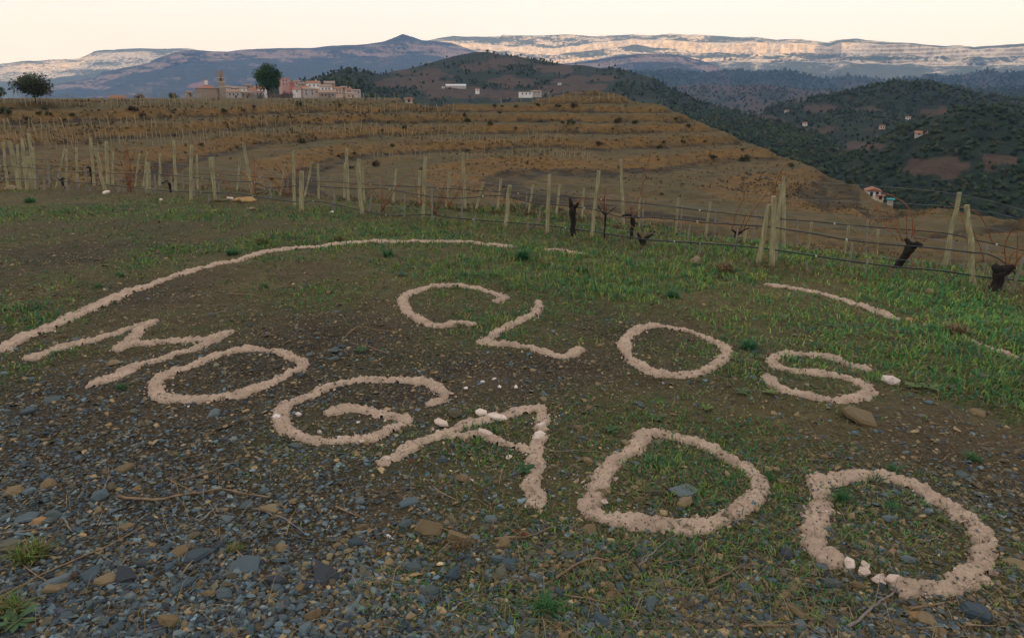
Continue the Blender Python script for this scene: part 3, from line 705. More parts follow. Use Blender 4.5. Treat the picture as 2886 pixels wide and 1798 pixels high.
def build_gravel():
    rng = np.random.default_rng(5)
    N = 152000
    px = rng.uniform(-800, 3700, N); py = 565 + (2250 - 565) * rng.random(N) ** 0.82
    out_ = (px < -150) | (px > 3036) | (py > 1850)
    P = near(px, py)
    d = grav_d(px, py, P[:, 0], P[:, 1])
    om = off_mortar(P[:, 0], P[:, 1]); ok = (rng.random(N) < 0.06 + 0.94 * d ** 1.3) & (om | (rng.random(N) < 0.30)) & (~out_ | (rng.random(N) < 0.55))
    px, py, P = px[ok], py[ok], P[ok]; n = len(P); on_ = ~om[ok]; P[:, 2] += 0.021 * on_
    r = np.hypot(P[:, 0], P[:, 1])
    s = np.clip(np.exp(rng.normal(math.log(0.0105), 0.42, n)), 0.005, 0.032) * np.clip(0.75 + r * 0.05, 0.8, 1.7)
    s = np.where(on_, s * 0.62, s) * np.where(out_[ok], 1.35, 1.0)
    t, _ = tints(px, py, rng)
    P[:, 2] += s * 0.12
    rots = rot_mats(n, 0.30, rng); k = np.where(r < 3.0, rng.integers(0, len(CHIPS_NEAR), n), 100 + rng.integers(0, len(CHIPS), n))
    LOD = {**{i: q for i, q in enumerate(CHIPS_NEAR)}, **{100 + i: q for i, q in enumerate(CHIPS)}}
    V, Fc, Tt = merge([scatter(LOD[i], P[k == i], s[k == i], rots[k == i], t[k == i]) for i in LOD if (k == i).any()])
    props(obj('gravel', V, Fc, M['stone'], attrs={'tint': Tt}), 'small slate and schist chips covering the ground', 'gravel', kind='stuff')
build_gravel()

STONE_ME = {}
def stone_mesh(kind, k, tint):
    key = (kind, k, tint)
    if key not in STONE_ME:
        V, Fc = SHAPES[k]
        STONE_ME[key] = mesh_data('stone', V, Fc, M['stone'], {'tint': np.repeat(np.array([tint]), len(V), 0)})
    return STONE_ME[key]
def stone(px, py, wpx, kind, label, group, rng, shape=None, sink=0.1, flat=1.0, ci=None):
    P = near(np.array([px]), np.array([py]))[0]
    dist = math.hypot(math.hypot(P[0], P[1]), H - P[2])
    rad = wpx / 2 / F * dist
    pal = {'blue': PAL_BLUE, 'brown': PAL_BROWN, 'white': np.array([(0.62, 0.52, 0.44), (0.70, 0.62, 0.54)]), 'mortar': np.array([(0.52, 0.40, 0.31), (0.6, 0.49, 0.39)]), 'ochre': np.array([(0.30, 0.18, 0.06), (0.26, 0.15, 0.06)])}[kind]
    k = shape if shape is not None else int(rng.integers(0, len(SHAPES)))
    me = stone_mesh(kind, k, tuple(float(c) for c in pal[int(rng.integers(0, len(pal))) if ci is None else ci]))
    nm = {'blue': 'slate_stone', 'brown': 'schist_stone', 'white': 'white_stone', 'mortar': 'mortar_lump', 'ochre': 'ochre_stone'}[kind]
    o = bpy.data.objects.new(nm, me)
    _link(o, None, (P[0], P[1], P[2] + rad * sink))
    o.rotation_euler = (rng.normal(0, 0.14), rng.normal(0, 0.14), rng.uniform(0, 6.28)); o.scale = (rad, rad, rad * flat)
    return props(o, label, 'stone', group)
def build_stones():
    rng = np.random.default_rng(21)
    named = [
        (682, 1609, 78, 'blue', 'largest dark blue-grey slate slab, beside a dry grass wisp at lower left', 0), (777, 1648, 62, 'blue', 'rounded grey slate slab right of the largest dark slab', 3),
        (304, 1640, 60, 'brown', 'blocky ochre-brown stone touching a blue slate at lower left', 2), (252, 1628, 56, 'blue', 'blue slate slab leaning on the blocky ochre-brown stone', 1),
        (767, 1438, 58, 'brown', 'pointed brown rock with a split side, left of centre low down', 4), (111, 1479, 42, 'ochre', 'upright orange-brown stone near the left edge', 10),
        (523, 1644, 46, 'blue', 'dark blue slate with rusty streaks between two pale twigs', 5), (163, 1650, 66, 'blue', 'flat purple-grey slate plate near the left edge', 6),
        (37, 1553, 58, 'brown', 'thick grey-brown stone beside the tuft at the left edge', 7), (506, 1561, 52, 'brown', 'oblong brown stone resting on a wide blue slate', 8),
        (560, 1568, 70, 'blue', 'wide blue slate under the oblong brown stone', 9), (356, 1480, 40, 'brown', 'flat brown stone among chips at lower left', 2),
        (638, 1458, 36, 'blue', 'triangular blue slate chip left of the pointed brown rock', 4), (700, 1424, 44, 'blue', 'bright blue slate chip just above the triangular chip', 1),
        (350, 1322, 50, 'brown', 'squarish tan stone, highest of the big stones at lower left', 2), (214, 1270, 34, 'blue', 'small blue slate by the upper left twigs', 0),
        (1022, 1483, 44, 'brown', 'rounded tan cobble below the letter A', 11), (1205, 1668, 58, 'blue', 'long grey block of slate near the bottom centre', 7),
        (1400, 1583, 50, 'blue', 'oval dark slate near the bottom centre, right of the dry tuft', 3), (1150, 1590, 44, 'blue', 'grey slate wedge near the bottom centre', 5),
        (938, 1645, 34, 'brown', 'brown egg-shaped cobble standing at the bottom', 12), (776, 1658, 50, 'blue', 'broad worn slate at the bottom left of centre', 6),
        (1280, 1178, 48, 'brown', 'rounded brown rock right above the letter A bar', 13), (2425, 1178, 110, 'brown', 'broad yellow-brown slab half buried below the letter S', 8),
        (2512, 1075, 46, 'white', 'knobbly white stone right of the letter S', 11), (1313, 1098, 15, 'white', 'white pebble, lowest of the scatter between G and L', 10),
        (1361, 1078, 17, 'white', 'white pebble left of the top one between G and L', 11), (1393, 1071, 15, 'white', 'topmost white pebble between the letters G and L', 12),
        (1408, 1096, 14, 'white', 'white pebble in the middle of the scatter right of G', 13), (1454, 1091, 18, 'white', 'rightmost white pebble of the scatter between G and L', 14),
        (779, 1180, 24, 'white', 'white stone outside the left bend of the letter G', 11), (842, 1168, 22, 'white', 'white stone inside the left bend of the letter G', 13),
        (806, 1190, 18, 'white', 'white stone on the mortar bend of the letter G', 14), (1009, 1180, 12, 'white', 'tiny white pebble inside the letter G', 12),
        (1434, 1287, 22, 'white', 'white pebble inside the letter A below its bar', 10), (1096, 1513, 16, 'white', 'lone white pebble on dark gravel below the letter A', 11),
        (1330, 1359, 14, 'white', 'white pebble left of the foot of the letter A', 12), (2705, 1417, 40, 'brown', 'grey-brown stone outside the top right of the corner letter O', 2),
        (2860, 1594, 46, 'brown', 'brown block at the right edge beside the corner letter O', 4), (2423, 1655, 46, 'brown', 'dark brown stone wedged in the gap of the corner letter O', 7),
        (2580, 1737, 40, 'ochre', 'ochre stone near the bottom right twig', 1), (1845, 1403, 46, 'brown', 'flat tan stone inside the letter D', 3),
        (1800, 1420, 34, 'brown', 'round tan stone near the lower bar of the letter D', 12), (2510, 1430, 40, 'brown', 'tan stone inside the corner letter O', 5),
        (2665, 1490, 36, 'brown', 'grey stone at the inner right rim of the corner letter O', 6), (1498, 1562, 34, 'brown', 'tan stone in the cluster right of the red leaf', 2), (1530, 1566, 36, 'brown', 'larger tan stone in the cluster right of the red leaf', 4),
        (2775, 1065, 40, 'brown', 'pale tan stone above the grey pile at the right', 8), (2620, 1136, 26, 'blue', 'standing grey stone right of the letter S', 1), (170, 950, 30, 'brown', 'flat grey stone bedded in the left arc', 3), (1540, 745, 26, 'brown', 'pale stone in the grass above the letter L', 2)]
    for px, py, w, kd, lb, k in named:
        stone(px, py, w, kd, lb, 'noticeable single stones' if kd != 'white' else 'white stones round the letters', rng, k, 0.16 if kd != 'white' else 0.3, 0.9)
    # lumps of broken mortar on the letters A, G and the corner O
    for px, py, w, lb in [(1245, 1198, 44, 'pale rubble lump at the upper left of the letter A'), (1358, 1173, 42, 'flat pale rubble slab on the left stroke of the letter A'), (1400, 1188, 50, 'long pale rubble slab lying across the A stroke'),
                          (1366, 1232, 54, 'biggest rubble lump on the bar of the letter A'), (1525, 1208, 40, 'pale lump on the right stroke of the letter A'), (1518, 1236, 44, 'pale slab below the lump on the A right stroke'), (1233, 1219, 18, 'small pale lump left of the A bar'),
                          (1020, 1241, 26, 'pale lump in the gap of the G foot'), (960, 1228, 22, 'pale lump on the inner foot of the letter G'), (900, 1206, 18, 'small pale lump inside the G foot'),
                          (1095, 1296, 30, 'pale lump ending the left leg of the letter A'), (2392, 1600, 40, 'pale lump where the corner O breaks off'), (2430, 1622, 34, 'whitish lump in the middle of the O gap'), (2437, 1607, 28, 'tall whitish lump on the O gap'),
                          (2478, 1642, 40, 'pale lump in the lower O gap'), (2520, 1648, 46, 'angular pale lump at the right end of the O gap'), (1705, 1416, 26, 'white lump by the left bar of the letter D'), (2330, 1440, 24, 'pale lump on the left side of the corner O')]:
        stone(px, py, w, 'mortar', lb, 'broken mortar lumps', rng, int(rng.integers(0, len(SHAPES))), 0.35, 1.1)
    # further stones that stand out of the gravel, each told by its colour, size and place beside a letter
    LM = [('letter M', 350, 990), ('slanted letter O', 645, 1060), ('letter G', 965, 1155), ('letter A', 1350, 1250), ('letter D', 1890, 1355), ('corner letter O', 2535, 1510), ('letter C', 1275, 860), ('letter L', 1480, 930), ('rounded letter O', 1905, 990), ('letter S', 2310, 1060)]
    NB = ['blue-grey', 'pale blue-grey', 'dark blue-grey', 'light grey', 'charcoal', 'greenish grey']; NR = ['brown', 'olive-brown', 'tan', 'grey-brown', 'dark brown', 'sandy']
    n = 0; seen = set()
    for _t in range(4000):
        if n >= 165: break
        px = rng.uniform(10, 2876); py = 660 + 1130 * rng.random() ** 0.6
        P = near(np.array([px]), np.array([py]))[0]
        if rng.random() > grav_d(np.array([px]), np.array([py]), P[:1], P[1:2])[0] + 0.1 or not off_mortar(P[:1], P[1:2])[0]: continue
        rad = float(np.clip(np.exp(rng.normal(math.log(0.036), 0.35)), 0.022, 0.075))
        kd = 'blue' if rng.random() < grid2(GX, GY, BLUEF, np.array([px]), np.array([py]))[0] else 'brown'
        ci = int(rng.integers(0, 6))
        nm, lx, ly = min(LM, key=lambda q: math.hypot(q[1] - px, (q[2] - py) * 1.6))
        dx, dy = px - lx, (py - ly) * 1.6; far_ = math.hypot(dx, dy)
        if far_ < 90: where = 'inside the '
        else:
            k8 = int(round(math.atan2(dy, dx) / (math.pi / 4))) % 8
            where = ('just ' if far_ < 330 else 'well ') + ['right of the ', 'below right of the ', 'below the ', 'below left of the ', 'left of the ', 'above left of the ', 'above the ', 'above right of the '][k8]
        lb = ('large ' if rad > 0.045 else ('small ' if rad < 0.03 else '')) + ((NB[ci] + ' slate flake ') if kd == 'blue' else (NR[ci] + ' schist stone ')) + where + nm
        if lb in seen: continue
        seen.add(lb)
        stone(px, py, rad * 2 * F / math.hypot(np.hypot(P[0], P[1]), H), kd, lb, 'loose slate flakes' if kd == 'blue' else 'loose schist stones', rng, None, 0.15, 1.0, ci)
        n += 1
build_stones()

# ------------------------------------------------------------------ grass, weeds, litter
def leafy(name, rough=0.7):
    m, nt, b = new_mat(name, rough, 0.25)
    lk(nt, attr(nt, 'tint', 'Color'), b.inputs['Base Color'])
    tr = nd(nt, 'ShaderNodeBsdfTranslucent'); lk(nt, attr(nt, 'tint', 'Color'), tr.inputs['Color'])
    mx = nd(nt, 'ShaderNodeMixShader'); mx.inputs[0].default_value = 0.3
    out = nt.nodes['Material Output']
    lk(nt, b.outputs[0], mx.inputs[1]); lk(nt, tr.outputs[0], mx.inputs[2]); lk(nt, mx.outputs[0], out.inputs['Surface'])
    return m
M['leaf'] = leafy('grass_and_leaves')
def blades(P, length, width, lean, tint, rng):
    """one tapered, bent blade per root: 5 vertices, 3 triangles"""
    n = len(P); an = rng.uniform(0, 2 * math.pi, n)
    d = np.stack([np.cos(an), np.sin(an), np.zeros(n)], 1); sd = np.stack([-np.sin(an), np.cos(an), np.zeros(n)], 1)
    up = np.array([0, 0, 1.0])
    L = length[:, None]; Wd = width[:, None] / 2; le = lean[:, None]
    m = P + d * L * le * 0.35 + up * L * 0.55 * (1 - 0.3 * le); t = P + d * L * le + up * L * (1 - 0.55 * le)
    V = np.stack([P - sd * Wd, P + sd * Wd, m + sd * Wd * 0.8, m - sd * Wd * 0.8, t], 1).reshape(-1, 3)
    b = np.arange(n)[:, None] * 5
    Fc = np.concatenate([b + np.array([0, 1, 2]), b + np.array([0, 2, 3]), b + np.array([3, 2, 4])])
    return V, Fc, np.repeat(tint, 5, 0)
GREENS = np.array([(0.060, 0.160, 0.034), (0.036, 0.125, 0.040), (0.105, 0.190, 0.034), (0.026, 0.100, 0.046), (0.16, 0.20, 0.045)])
DRY = np.array([(0.21, 0.15, 0.07), (0.15, 0.10, 0.048), (0.28, 0.21, 0.11), (0.11, 0.08, 0.042)])
def build_grass():
    rng = np.random.default_rng(31)
    N = 70000
    px = rng.uniform(-900, 3850, N); py = 500 + 1700 * rng.random(N) ** 1.35
    P = near(px, py)
    r = np.hypot(P[:, 0], P[:, 1]); a = np.arctan2(P[:, 0], P[:, 1])
    d = grass_d(px, py, P[:, 0], P[:, 1])
    ok = (rng.random(N) < 0.012 + d ** 1.7) & (r < np.interp(a, _azt, T_rb) * 1.12) & off_mortar(P[:, 0], P[:, 1])
    px, py, P, d, r = px[ok], py[ok], P[ok], d[ok], r[ok]
    k = rng.integers(5, 10, len(P))
    idx = np.repeat(np.arange(len(P)), k); n = len(idx)
    sp = 0.018 + 0.006 * r[idx]
    Q = P[idx] + np.stack([rng.normal(0, 1, n) * sp, rng.normal(0, 1, n) * sp, np.zeros(n)], 1)
    Q[:, 2] = T(Q[:, 0], Q[:, 1]) - 0.003
    ht = (0.020 + 0.052 * d[idx] ** 2) * rng.uniform(0.5, 1.6, n) * np.where(r[idx] > 6, 1.25, 1.0)
    wd = (0.0035 + 0.0010 * r[idx]) * rng.uniform(0.7, 1.5, n)
    cl = GREENS[(idx * 7919) % len(GREENS)] * rng.uniform(0.75, 1.5, (n, 1))
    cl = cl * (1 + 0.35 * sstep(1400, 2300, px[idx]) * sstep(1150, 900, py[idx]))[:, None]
    dry = rng.random(n) < (0.42 - 0.3 * d[idx])
    cl = np.where(dry[:, None], DRY[rng.integers(0, len(DRY), n)] * 0.85, cl)
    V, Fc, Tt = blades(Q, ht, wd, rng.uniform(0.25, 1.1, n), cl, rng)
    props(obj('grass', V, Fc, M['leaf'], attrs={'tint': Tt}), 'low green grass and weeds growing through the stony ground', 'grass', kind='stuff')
    # dry straw and stalks under the rows
    N = 5200
    t = rng.random(N); px = rng.uniform(-200, 3086, N)
    yl = np.interp(px, [0, 300, 608, 1021, 1425, 1667, 2175, 2743, 2886], [530, 543, 566, 606, 642, 673, 750, 808, 825])
    P = near(px, yl + rng.normal(4, 13, N))
    V, Fc, Tt = blades(P, rng.uniform(0.05, 0.17, N), rng.uniform(0.005, 0.012, N), rng.uniform(0.1, 1.0, N), DRY[rng.integers(0, 4, N)] * rng.uniform(0.6, 1.1, (N, 1)), rng)
    # litter of thin straw on the stony ground
    N2 = 7000
    px = rng.uniform(-200, 3086, N2); py = 580 + 1250 * rng.random(N2)
    kp = rng.random(N2) < np.where((py > 1150) & (px < 1300), 0.3, 0.75); px, py = px[kp], py[kp]; N2 = len(px)
    Q = near(px, py); Q[:, 2] += 0.012
    V2, F2, T2 = blades(Q, rng.uniform(0.05, 0.16, N2), rng.uniform(0.002, 0.0035, N2), np.full(N2, 1.65), DRY[rng.integers(0, 4, N2)] * rng.uniform(0.6, 1.2, (N2, 1)), rng)
    N3 = 26000
    px = rng.uniform(-300, 3186, N3); py = 555 + 560 * rng.random(N3) ** 1.25
    kp = rng.random(N3) < sstep(1150, 850, py) * 0.95; px, py = px[kp], py[kp]; N3 = len(px)
    Q = near(px, py); Q[:, 2] += 0.005; k3 = np.clip(np.hypot(Q[:, 0], Q[:, 1]) / 11, 0.3, 1.2)
    pal = np.array([(0.21, 0.15, 0.07), (0.15, 0.105, 0.045), (0.035, 0.026, 0.014), (0.085, 0.07, 0.03), (0.09, 0.12, 0.035), (0.24, 0.19, 0.105)])
    V3, F3, T3 = blades(Q, k3 * rng.uniform(0.02, 0.06, N3), k3 * rng.uniform(0.008, 0.02, N3), rng.uniform(1.4, 1.75, N3), pal[rng.integers(0, 6, N3)] * rng.uniform(0.7, 1.2, (N3, 1)), rng)
    V2, F2, T2 = np.concatenate([V2, V3]), np.concatenate([F2, F3 + len(V2)]), np.concatenate([T2, T3])
    props(obj('straw', np.concatenate([V, V2]), np.concatenate([Fc, F2 + len(V)]), M['leaf'], attrs={'tint': np.concatenate([Tt, T2])}), 'dry straw and dead stalks under the vine rows and among the stones', 'straw', kind='stuff')
build_grass()
def tuft(px, py, wpx, nb, pal, label, rng, hmul=1.0, cat='grass tuft'):
    P = near(np.array([px]), np.array([py]))[0]
    dist = math.hypot(np.hypot(P[0], P[1]), H - P[2]); R_ = wpx / 2 / F * dist
    n = nb; an = rng.uniform(0, 6.28, n); q = np.sqrt(rng.random(n)) * R_ * 0.45
    Q = np.stack([P[0] + np.cos(an) * q, P[1] + np.sin(an) * q, np.zeros(n)], 1); Q[:, 2] = T(Q[:, 0], Q[:, 1]) - 0.004
    V, Fc, Tt = blades(Q, R_ * hmul * rng.uniform(0.6, 1.25, n), np.full(n, max(0.0035, R_ * 0.05)), rng.uniform(0.25, 1.2, n), pal[rng.integers(0, len(pal), n)] * rng.uniform(0.7, 1.25, (n, 1)), rng)
    o = obj('grass_tuft', V, Fc, M['leaf'], origin=P, attrs={'tint': Tt})
    return props(o, label, cat, 'single tufts of grass')
def rosette(px, py, wpx, label, rng, col=(0.09, 0.14, 0.04), nl=11, name='rosette_weed', up=0.45):
    P = near(np.array([px]), np.array([py]))[0]
    dist = math.hypot(np.hypot(P[0], P[1]), H - P[2]); R_ = wpx / 2 / F * dist
    Vs, Fs = [], []
    for k in range(nl):
        a = k * 2.4 + rng.uniform(-0.2, 0.2); L = R_ * rng.uniform(0.75, 1.15); e = up * rng.uniform(0.5, 1.4)
        d = np.array([math.cos(a), math.sin(a), 0]); s_ = np.array([-math.sin(a), math.cos(a), 0]); u_ = np.array([0, 0, 1.0])
        pts = []
        for t, w in ((0.02, 0.03), (0.35, 0.15), (0.7, 0.19), (1.0, 0.02)):
            c = P + d * L * t + u_ * (L * e * math.sin(t * 2.2) + 0.006)
            pts += [c - s_ * w * L - u_ * 0.15 * w * L, c + u_ * 0.0, c + s_ * w * L - u_ * 0.15 * w * L]
        b = len(Vs) and sum(len(v) for v in Vs)
        Vs.append(np.array(pts)); Fs.append(gridf(4, 3) + b)
    V = np.concatenate(Vs); tint = np.repeat(np.array([col]), len(V), 0) * np.random.default_rng(3).uniform(0.8, 1.2, (len(V), 1))
    o = obj(name, V, np.concatenate(Fs), M['leaf'], origin=P, attrs={'tint': tint}, smooth=True)
    return props(o, label, 'weed', 'leafy weeds')
def build_plants():
    rng = np.random.default_rng(41)
    G_ = GREENS[[0, 1, 3]]; MIX = np.concatenate([GREENS[[0, 2, 4]], DRY[:2]])
    for px, py, w, nb, pal, h, lb in [
        (90, 1580, 130, 260, MIX, 0.75, 'big green grass tuft among slates near the left edge'), (20, 1735, 120, 200, MIX, 0.8, 'half dry grass tuft in the lower left corner'),
        (660, 1550, 60, 110, MIX, 0.9, 'small yellowing grass tuft above the largest dark slab'), (1295, 1545, 80, 170, DRY, 0.8, 'straw-coloured dry grass tuft below the letter A'),
        (1065, 1552, 60, 90, DRY, 0.7, 'faint dry grass tuft left of the straw-coloured one'), (1540, 1715, 110, 190, G_, 0.9, 'bright green grass tuft at the bottom centre right'),
        (1475, 735, 70, 220, G_, 1.3, 'tallest dark green tuft above the gap between C and L'), (1640, 765, 60, 160, G_, 0.9, 'dark green tuft right of the tallest one, above the first O'),
        (1895, 840, 70, 200, G_, 0.8, 'dark green tuft above the rounded letter O'), (2110, 980, 76, 220, GREENS[[1, 3]], 0.8, 'bluish green tuft right of the rounded letter O'),
        (2370, 1405, 80, 90, G_, 1.0, 'thin green tuft on the upper left of the corner letter O'), (2470, 1352, 70, 70, G_, 0.8, 'thin green tuft on the top of the corner letter O'),
        (2515, 1432, 60, 110, G_, 0.9, 'green tuft inside the corner letter O'), (2660, 1462, 46, 70, MIX, 0.8, 'small tuft at the inner right of the corner letter O'),
        (2165, 1350, 60, 110, G_, 1.0, 'upright green tuft at the right tip of the letter D'), (1985, 1305, 56, 90, G_, 0.9, 'green tuft inside the top right of the letter D'),
        (2075, 1350, 46, 80, G_, 0.9, 'green tuft inside the right side of the letter D'), (155, 1000, 40, 60, G_, 1.0, 'tuft at the foot of the letter M'),
        (345, 1092, 46, 120, G_, 0.8, 'green tuft below the letter M'), (745, 810, 46, 90, G_, 0.8, 'lone green tuft in the bare ground under the arc'), (278, 812, 40, 80, G_, 0.9, 'tuft just above the arc on the left'),
        (340, 783, 40, 80, G_, 0.8, 'second tuft above the arc on the left'), (85, 572, 44, 120, G_, 0.8, 'dense dark tuft in front of the leftmost posts'), (655, 715, 56, 130, G_, 0.9, 'tuft touching the upper edge of the arc'),
        (740, 690, 70, 150, MIX, 0.9, 'pale tuft above the highest part of the left arc'), (1095, 722, 60, 130, G_, 1.0, 'tuft right under the top of the arc'), (950, 680, 60, 150, MIX, 0.9, 'yellow green tuft above the top of the arc'),
        (2040, 768, 90, 160, DRY, 0.9, 'brown dry tuft in the green grass right of centre'), (2690, 945, 90, 150, DRY, 0.9, 'brown dead tuft at the start of the last border bit'),
        (2745, 1290, 60, 90, G_, 0.9, 'green tuft above the corner letter O'), (2520, 1322, 66, 110, G_, 0.8, 'dark green clump just above the corner letter O')]:
        tuft(px, py, w, nb, pal, lb, rng, h)
    for px, py, w, lb, c in [(1480, 1330, 62, 'round leafy green weed on the right leg of the letter A', (0.028, 0.085, 0.028)), (2575, 1090, 40, 'pale rosette weed right of the white stone', (0.13, 0.18, 0.06)),
                          (2622, 1098, 44, 'second pale rosette weed beside the first at right', (0.12, 0.17, 0.055)), (2168, 1113, 40, 'pale spiky weed below the letter S', (0.14, 0.19, 0.06)), (1990, 1152, 40, 'yellow green weed between O and D', (0.12, 0.17, 0.045)),
                          (2090, 1108, 44, 'grey green weed left of the letter S', (0.08, 0.13, 0.05)), (1850, 1178, 48, 'leafy weed above the letter D', (0.05, 0.11, 0.035)), (1725, 1212, 48, 'low leafy weed left of the top of the D', (0.05, 0.11, 0.035)),
                          (52, 1760, 90, 'broad-leaved plant cut by the lower left corner', (0.06, 0.12, 0.045)), (1135, 775, 40, 'small blue green weed left above the letter C', (0.04, 0.10, 0.05)), (2340, 920, 40, 'broad weed in the green patch at right', (0.06, 0.12, 0.04)), (1015, 1000, 40, 'tiny weed beside the slate pile in the middle', (0.05, 0.10, 0.03)), (2300, 1740, 40, 'pale weed near the bottom right twig', (0.10, 0.14, 0.04))]:
        rosette(px, py, w, lb, rng, c)
build_plants()

M['twig'] = simple('dry_wood', (0.10, 0.065, 0.035), (0.27, 0.19, 0.11), 18, 0.85, 0.002)
M['twig_grey'] = simple('weathered_twig', (0.10, 0.09, 0.08), (0.24, 0.21, 0.18), 18, 0.85, 0.002)
def twig(pts, w, label, grey=False, lift=0.012):
    px, py = S_(pts); P = near(px, py); L = smooth_line(P, False, 0.03)
    L[:, 2] = T(L[:, 0], L[:, 1]) + lift + w * 0.5
    rng = np.random.default_rng(int(px[0] * 7 + py[0])); L[:, :2] += rng.normal(0, 0.0025, (len(L), 2))
    rad = np.linspace(w, w * 0.45, len(L)) * rng.uniform(0.85, 1.15, len(L))
    mb = MB().tube(L, rad, 6)
    o = mb.build('twig', M['twig_grey' if grey else 'twig'], origin=L[len(L) // 2], smooth=True)
    return props(o, label, 'twig', 'dry vine twigs lying on the ground')
def build_twigs():
    T_ = [([(330, 1402), (430, 1404), (520, 1392), (600, 1380), (640, 1378), (700, 1392), (760, 1406)], 0.008, 'long curved brown twig across the stony lower left', 0), ([(505, 1352), (580, 1330), (660, 1303)], 0.005, 'straight pale twig above the long curved one', 0),
          ([(470, 1345), (530, 1376), (550, 1385)], 0.004, 'short thin twig meeting the straight pale one', 0), ([(290, 1400), (300, 1360), (310, 1340)], 0.004, 'dark upright twig at the left', 1), ([(0, 1702), (130, 1632), (270, 1560), (400, 1490)], 0.005, 'very long straw-like stalk crossing the lower left corner', 0),
          ([(45, 1585), (110, 1640), (175, 1675)], 0.004, 'thin pale stalk crossing the very long one', 0), ([(650, 1543), (690, 1580), (725, 1606)], 0.004, 'golden stalk over the largest dark slab', 0), ([(560, 1470), (600, 1435), (612, 1418)], 0.006, 'grey forked stick left of the pointed brown rock', 1),
          ([(505, 1638), (540, 1600), (568, 1568)], 0.005, 'tan stick beside the rusty streaked slate', 0), ([(180, 1470), (205, 1510)], 0.006, 'short mauve stick near the orange-brown stone', 1), ([(720, 1440), (800, 1470), (860, 1504)], 0.004, 'thin twig right of the bright blue chip', 1),
          ([(948, 1432), (985, 1448), (1018, 1454)], 0.006, 'short brown stick above the rounded tan cobble', 0), ([(1228, 1390), (1262, 1412), (1300, 1424)], 0.005, 'short twig below the middle of the letter A', 0), ([(1060, 1513), (1115, 1500)], 0.004, 'pale straw by the lone white pebble', 0),
          ([(1395, 1530), (1460, 1522), (1510, 1508), (1555, 1490)], 0.007, 'brown twig with a red leaf left of the letter D', 0), ([(1210, 1478), (1260, 1500), (1290, 1510)], 0.004, 'reddish twig above the dry straw tuft', 0), ([(1110, 1615), (1130, 1590), (1148, 1562)], 0.005, 'upright stick near the bottom centre', 0),
          ([(1565, 1630), (1620, 1605), (1680, 1588), (1715, 1594)], 0.007, 'pale forked twig near the bottom right of centre', 0), ([(1798, 1596), (1840, 1565), (1880, 1530), (1905, 1512)], 0.005, 'slanting twig under the letter D', 1), ([(1580, 1670), (1660, 1685), (1720, 1700)], 0.004, 'thin twig at the bottom right of centre', 0),
          ([(1998, 1650), (2040, 1625), (2088, 1594)], 0.006, 'brown stick between D and the corner letter O', 0), ([(1890, 1660), (1960, 1664), (2010, 1668)], 0.003, 'straight straw left of the corner letter O', 0), ([(2390, 1768), (2430, 1740), (2480, 1700), (2525, 1668)], 0.008, 'stick leaning on the gap of the corner letter O', 1),
          ([(2560, 1726), (2610, 1722), (2655, 1722)], 0.007, 'short tan stick below the corner letter O', 0), ([(2090, 1782), (2180, 1776), (2260, 1770)], 0.006, 'reddish stick at the bottom edge', 0), ([(2720, 1780), (2800, 1786)], 0.005, 'pale straw in the lower right corner', 0),
          ([(980, 940), (1010, 928), (1060, 932), (1125, 938)], 0.005, 'straw stalk left of the foot of the letter C', 0), ([(962, 960), (990, 938), (1012, 925)], 0.006, 'pale bent stick by the blue slate pile', 0), ([(640, 828), (700, 832), (738, 835)], 0.006, 'tan stick in the middle of the bare ground', 0), ([(590, 892), (625, 876), (640, 868)], 0.005, 'thin stick above the letter M', 1),
          ([(0, 696), (40, 700), (75, 706)], 0.006, 'straw stalk by the left edge above the arc', 0), ([(1545, 1278), (1640, 1280), (1730, 1282)], 0.003, 'taut straw between the letters A and D', 0), ([(2760, 1250), (2790, 1240)], 0.006, 'pale stub on the brown soil at right', 0), ([(1040, 985), (1075, 1000), (1100, 1010)], 0.005, 'twig right of the blue slate pile', 0), ([(0, 1520), (70, 1512), (150, 1502)], 0.004, 'straw lying by the upright orange-brown stone', 0)]
    for p, w, lb, g in T_: twig(p, w, lb, bool(g))
    # red leaf and the pile of blue slates
    for px, py, w, lb in [(1467, 1515, 40, 'curled dry red-brown vine leaf on the twig below the A'), (1160, 1312, 26, 'small dark red leaf below the left leg of the A'), (205, 1640, 26, 'dark red dry leaf near the purple-grey slate')]:
        o = rosette(px, py, w, lb, np.random.default_rng(px), (0.13, 0.03, 0.015), 4, 'dry_leaf', 0.8); o['category'] = 'leaf'; o['group'] = 'dry leaves'
    rng = np.random.default_rng(9)
    for px, py, w, lb in [(945, 995, 34, 'blue slate lying lowest in the little pile in the middle'), (962, 978, 30, 'blue slate on top of the little pile in the middle'), (940, 985, 26, 'left slate of the little blue pile'), (960, 1006, 24, 'right slate of the little blue pile'), (905, 1013, 16, 'small slate left of the blue pile'), (936, 1019, 26, 'slate in front of the blue pile'), (1050, 1017, 22, 'single blue slate right of the pile'), (150, 1122, 36, 'blue slate above the stony lower left, below the M'), (80, 1155, 42, 'flat grey slate at the left edge below the M')]:
        stone(px, py, w, 'blue', lb, 'blue slates in the middle ground', rng, int(rng.integers(0, 10)), 0.25, 0.9)
build_twigs()

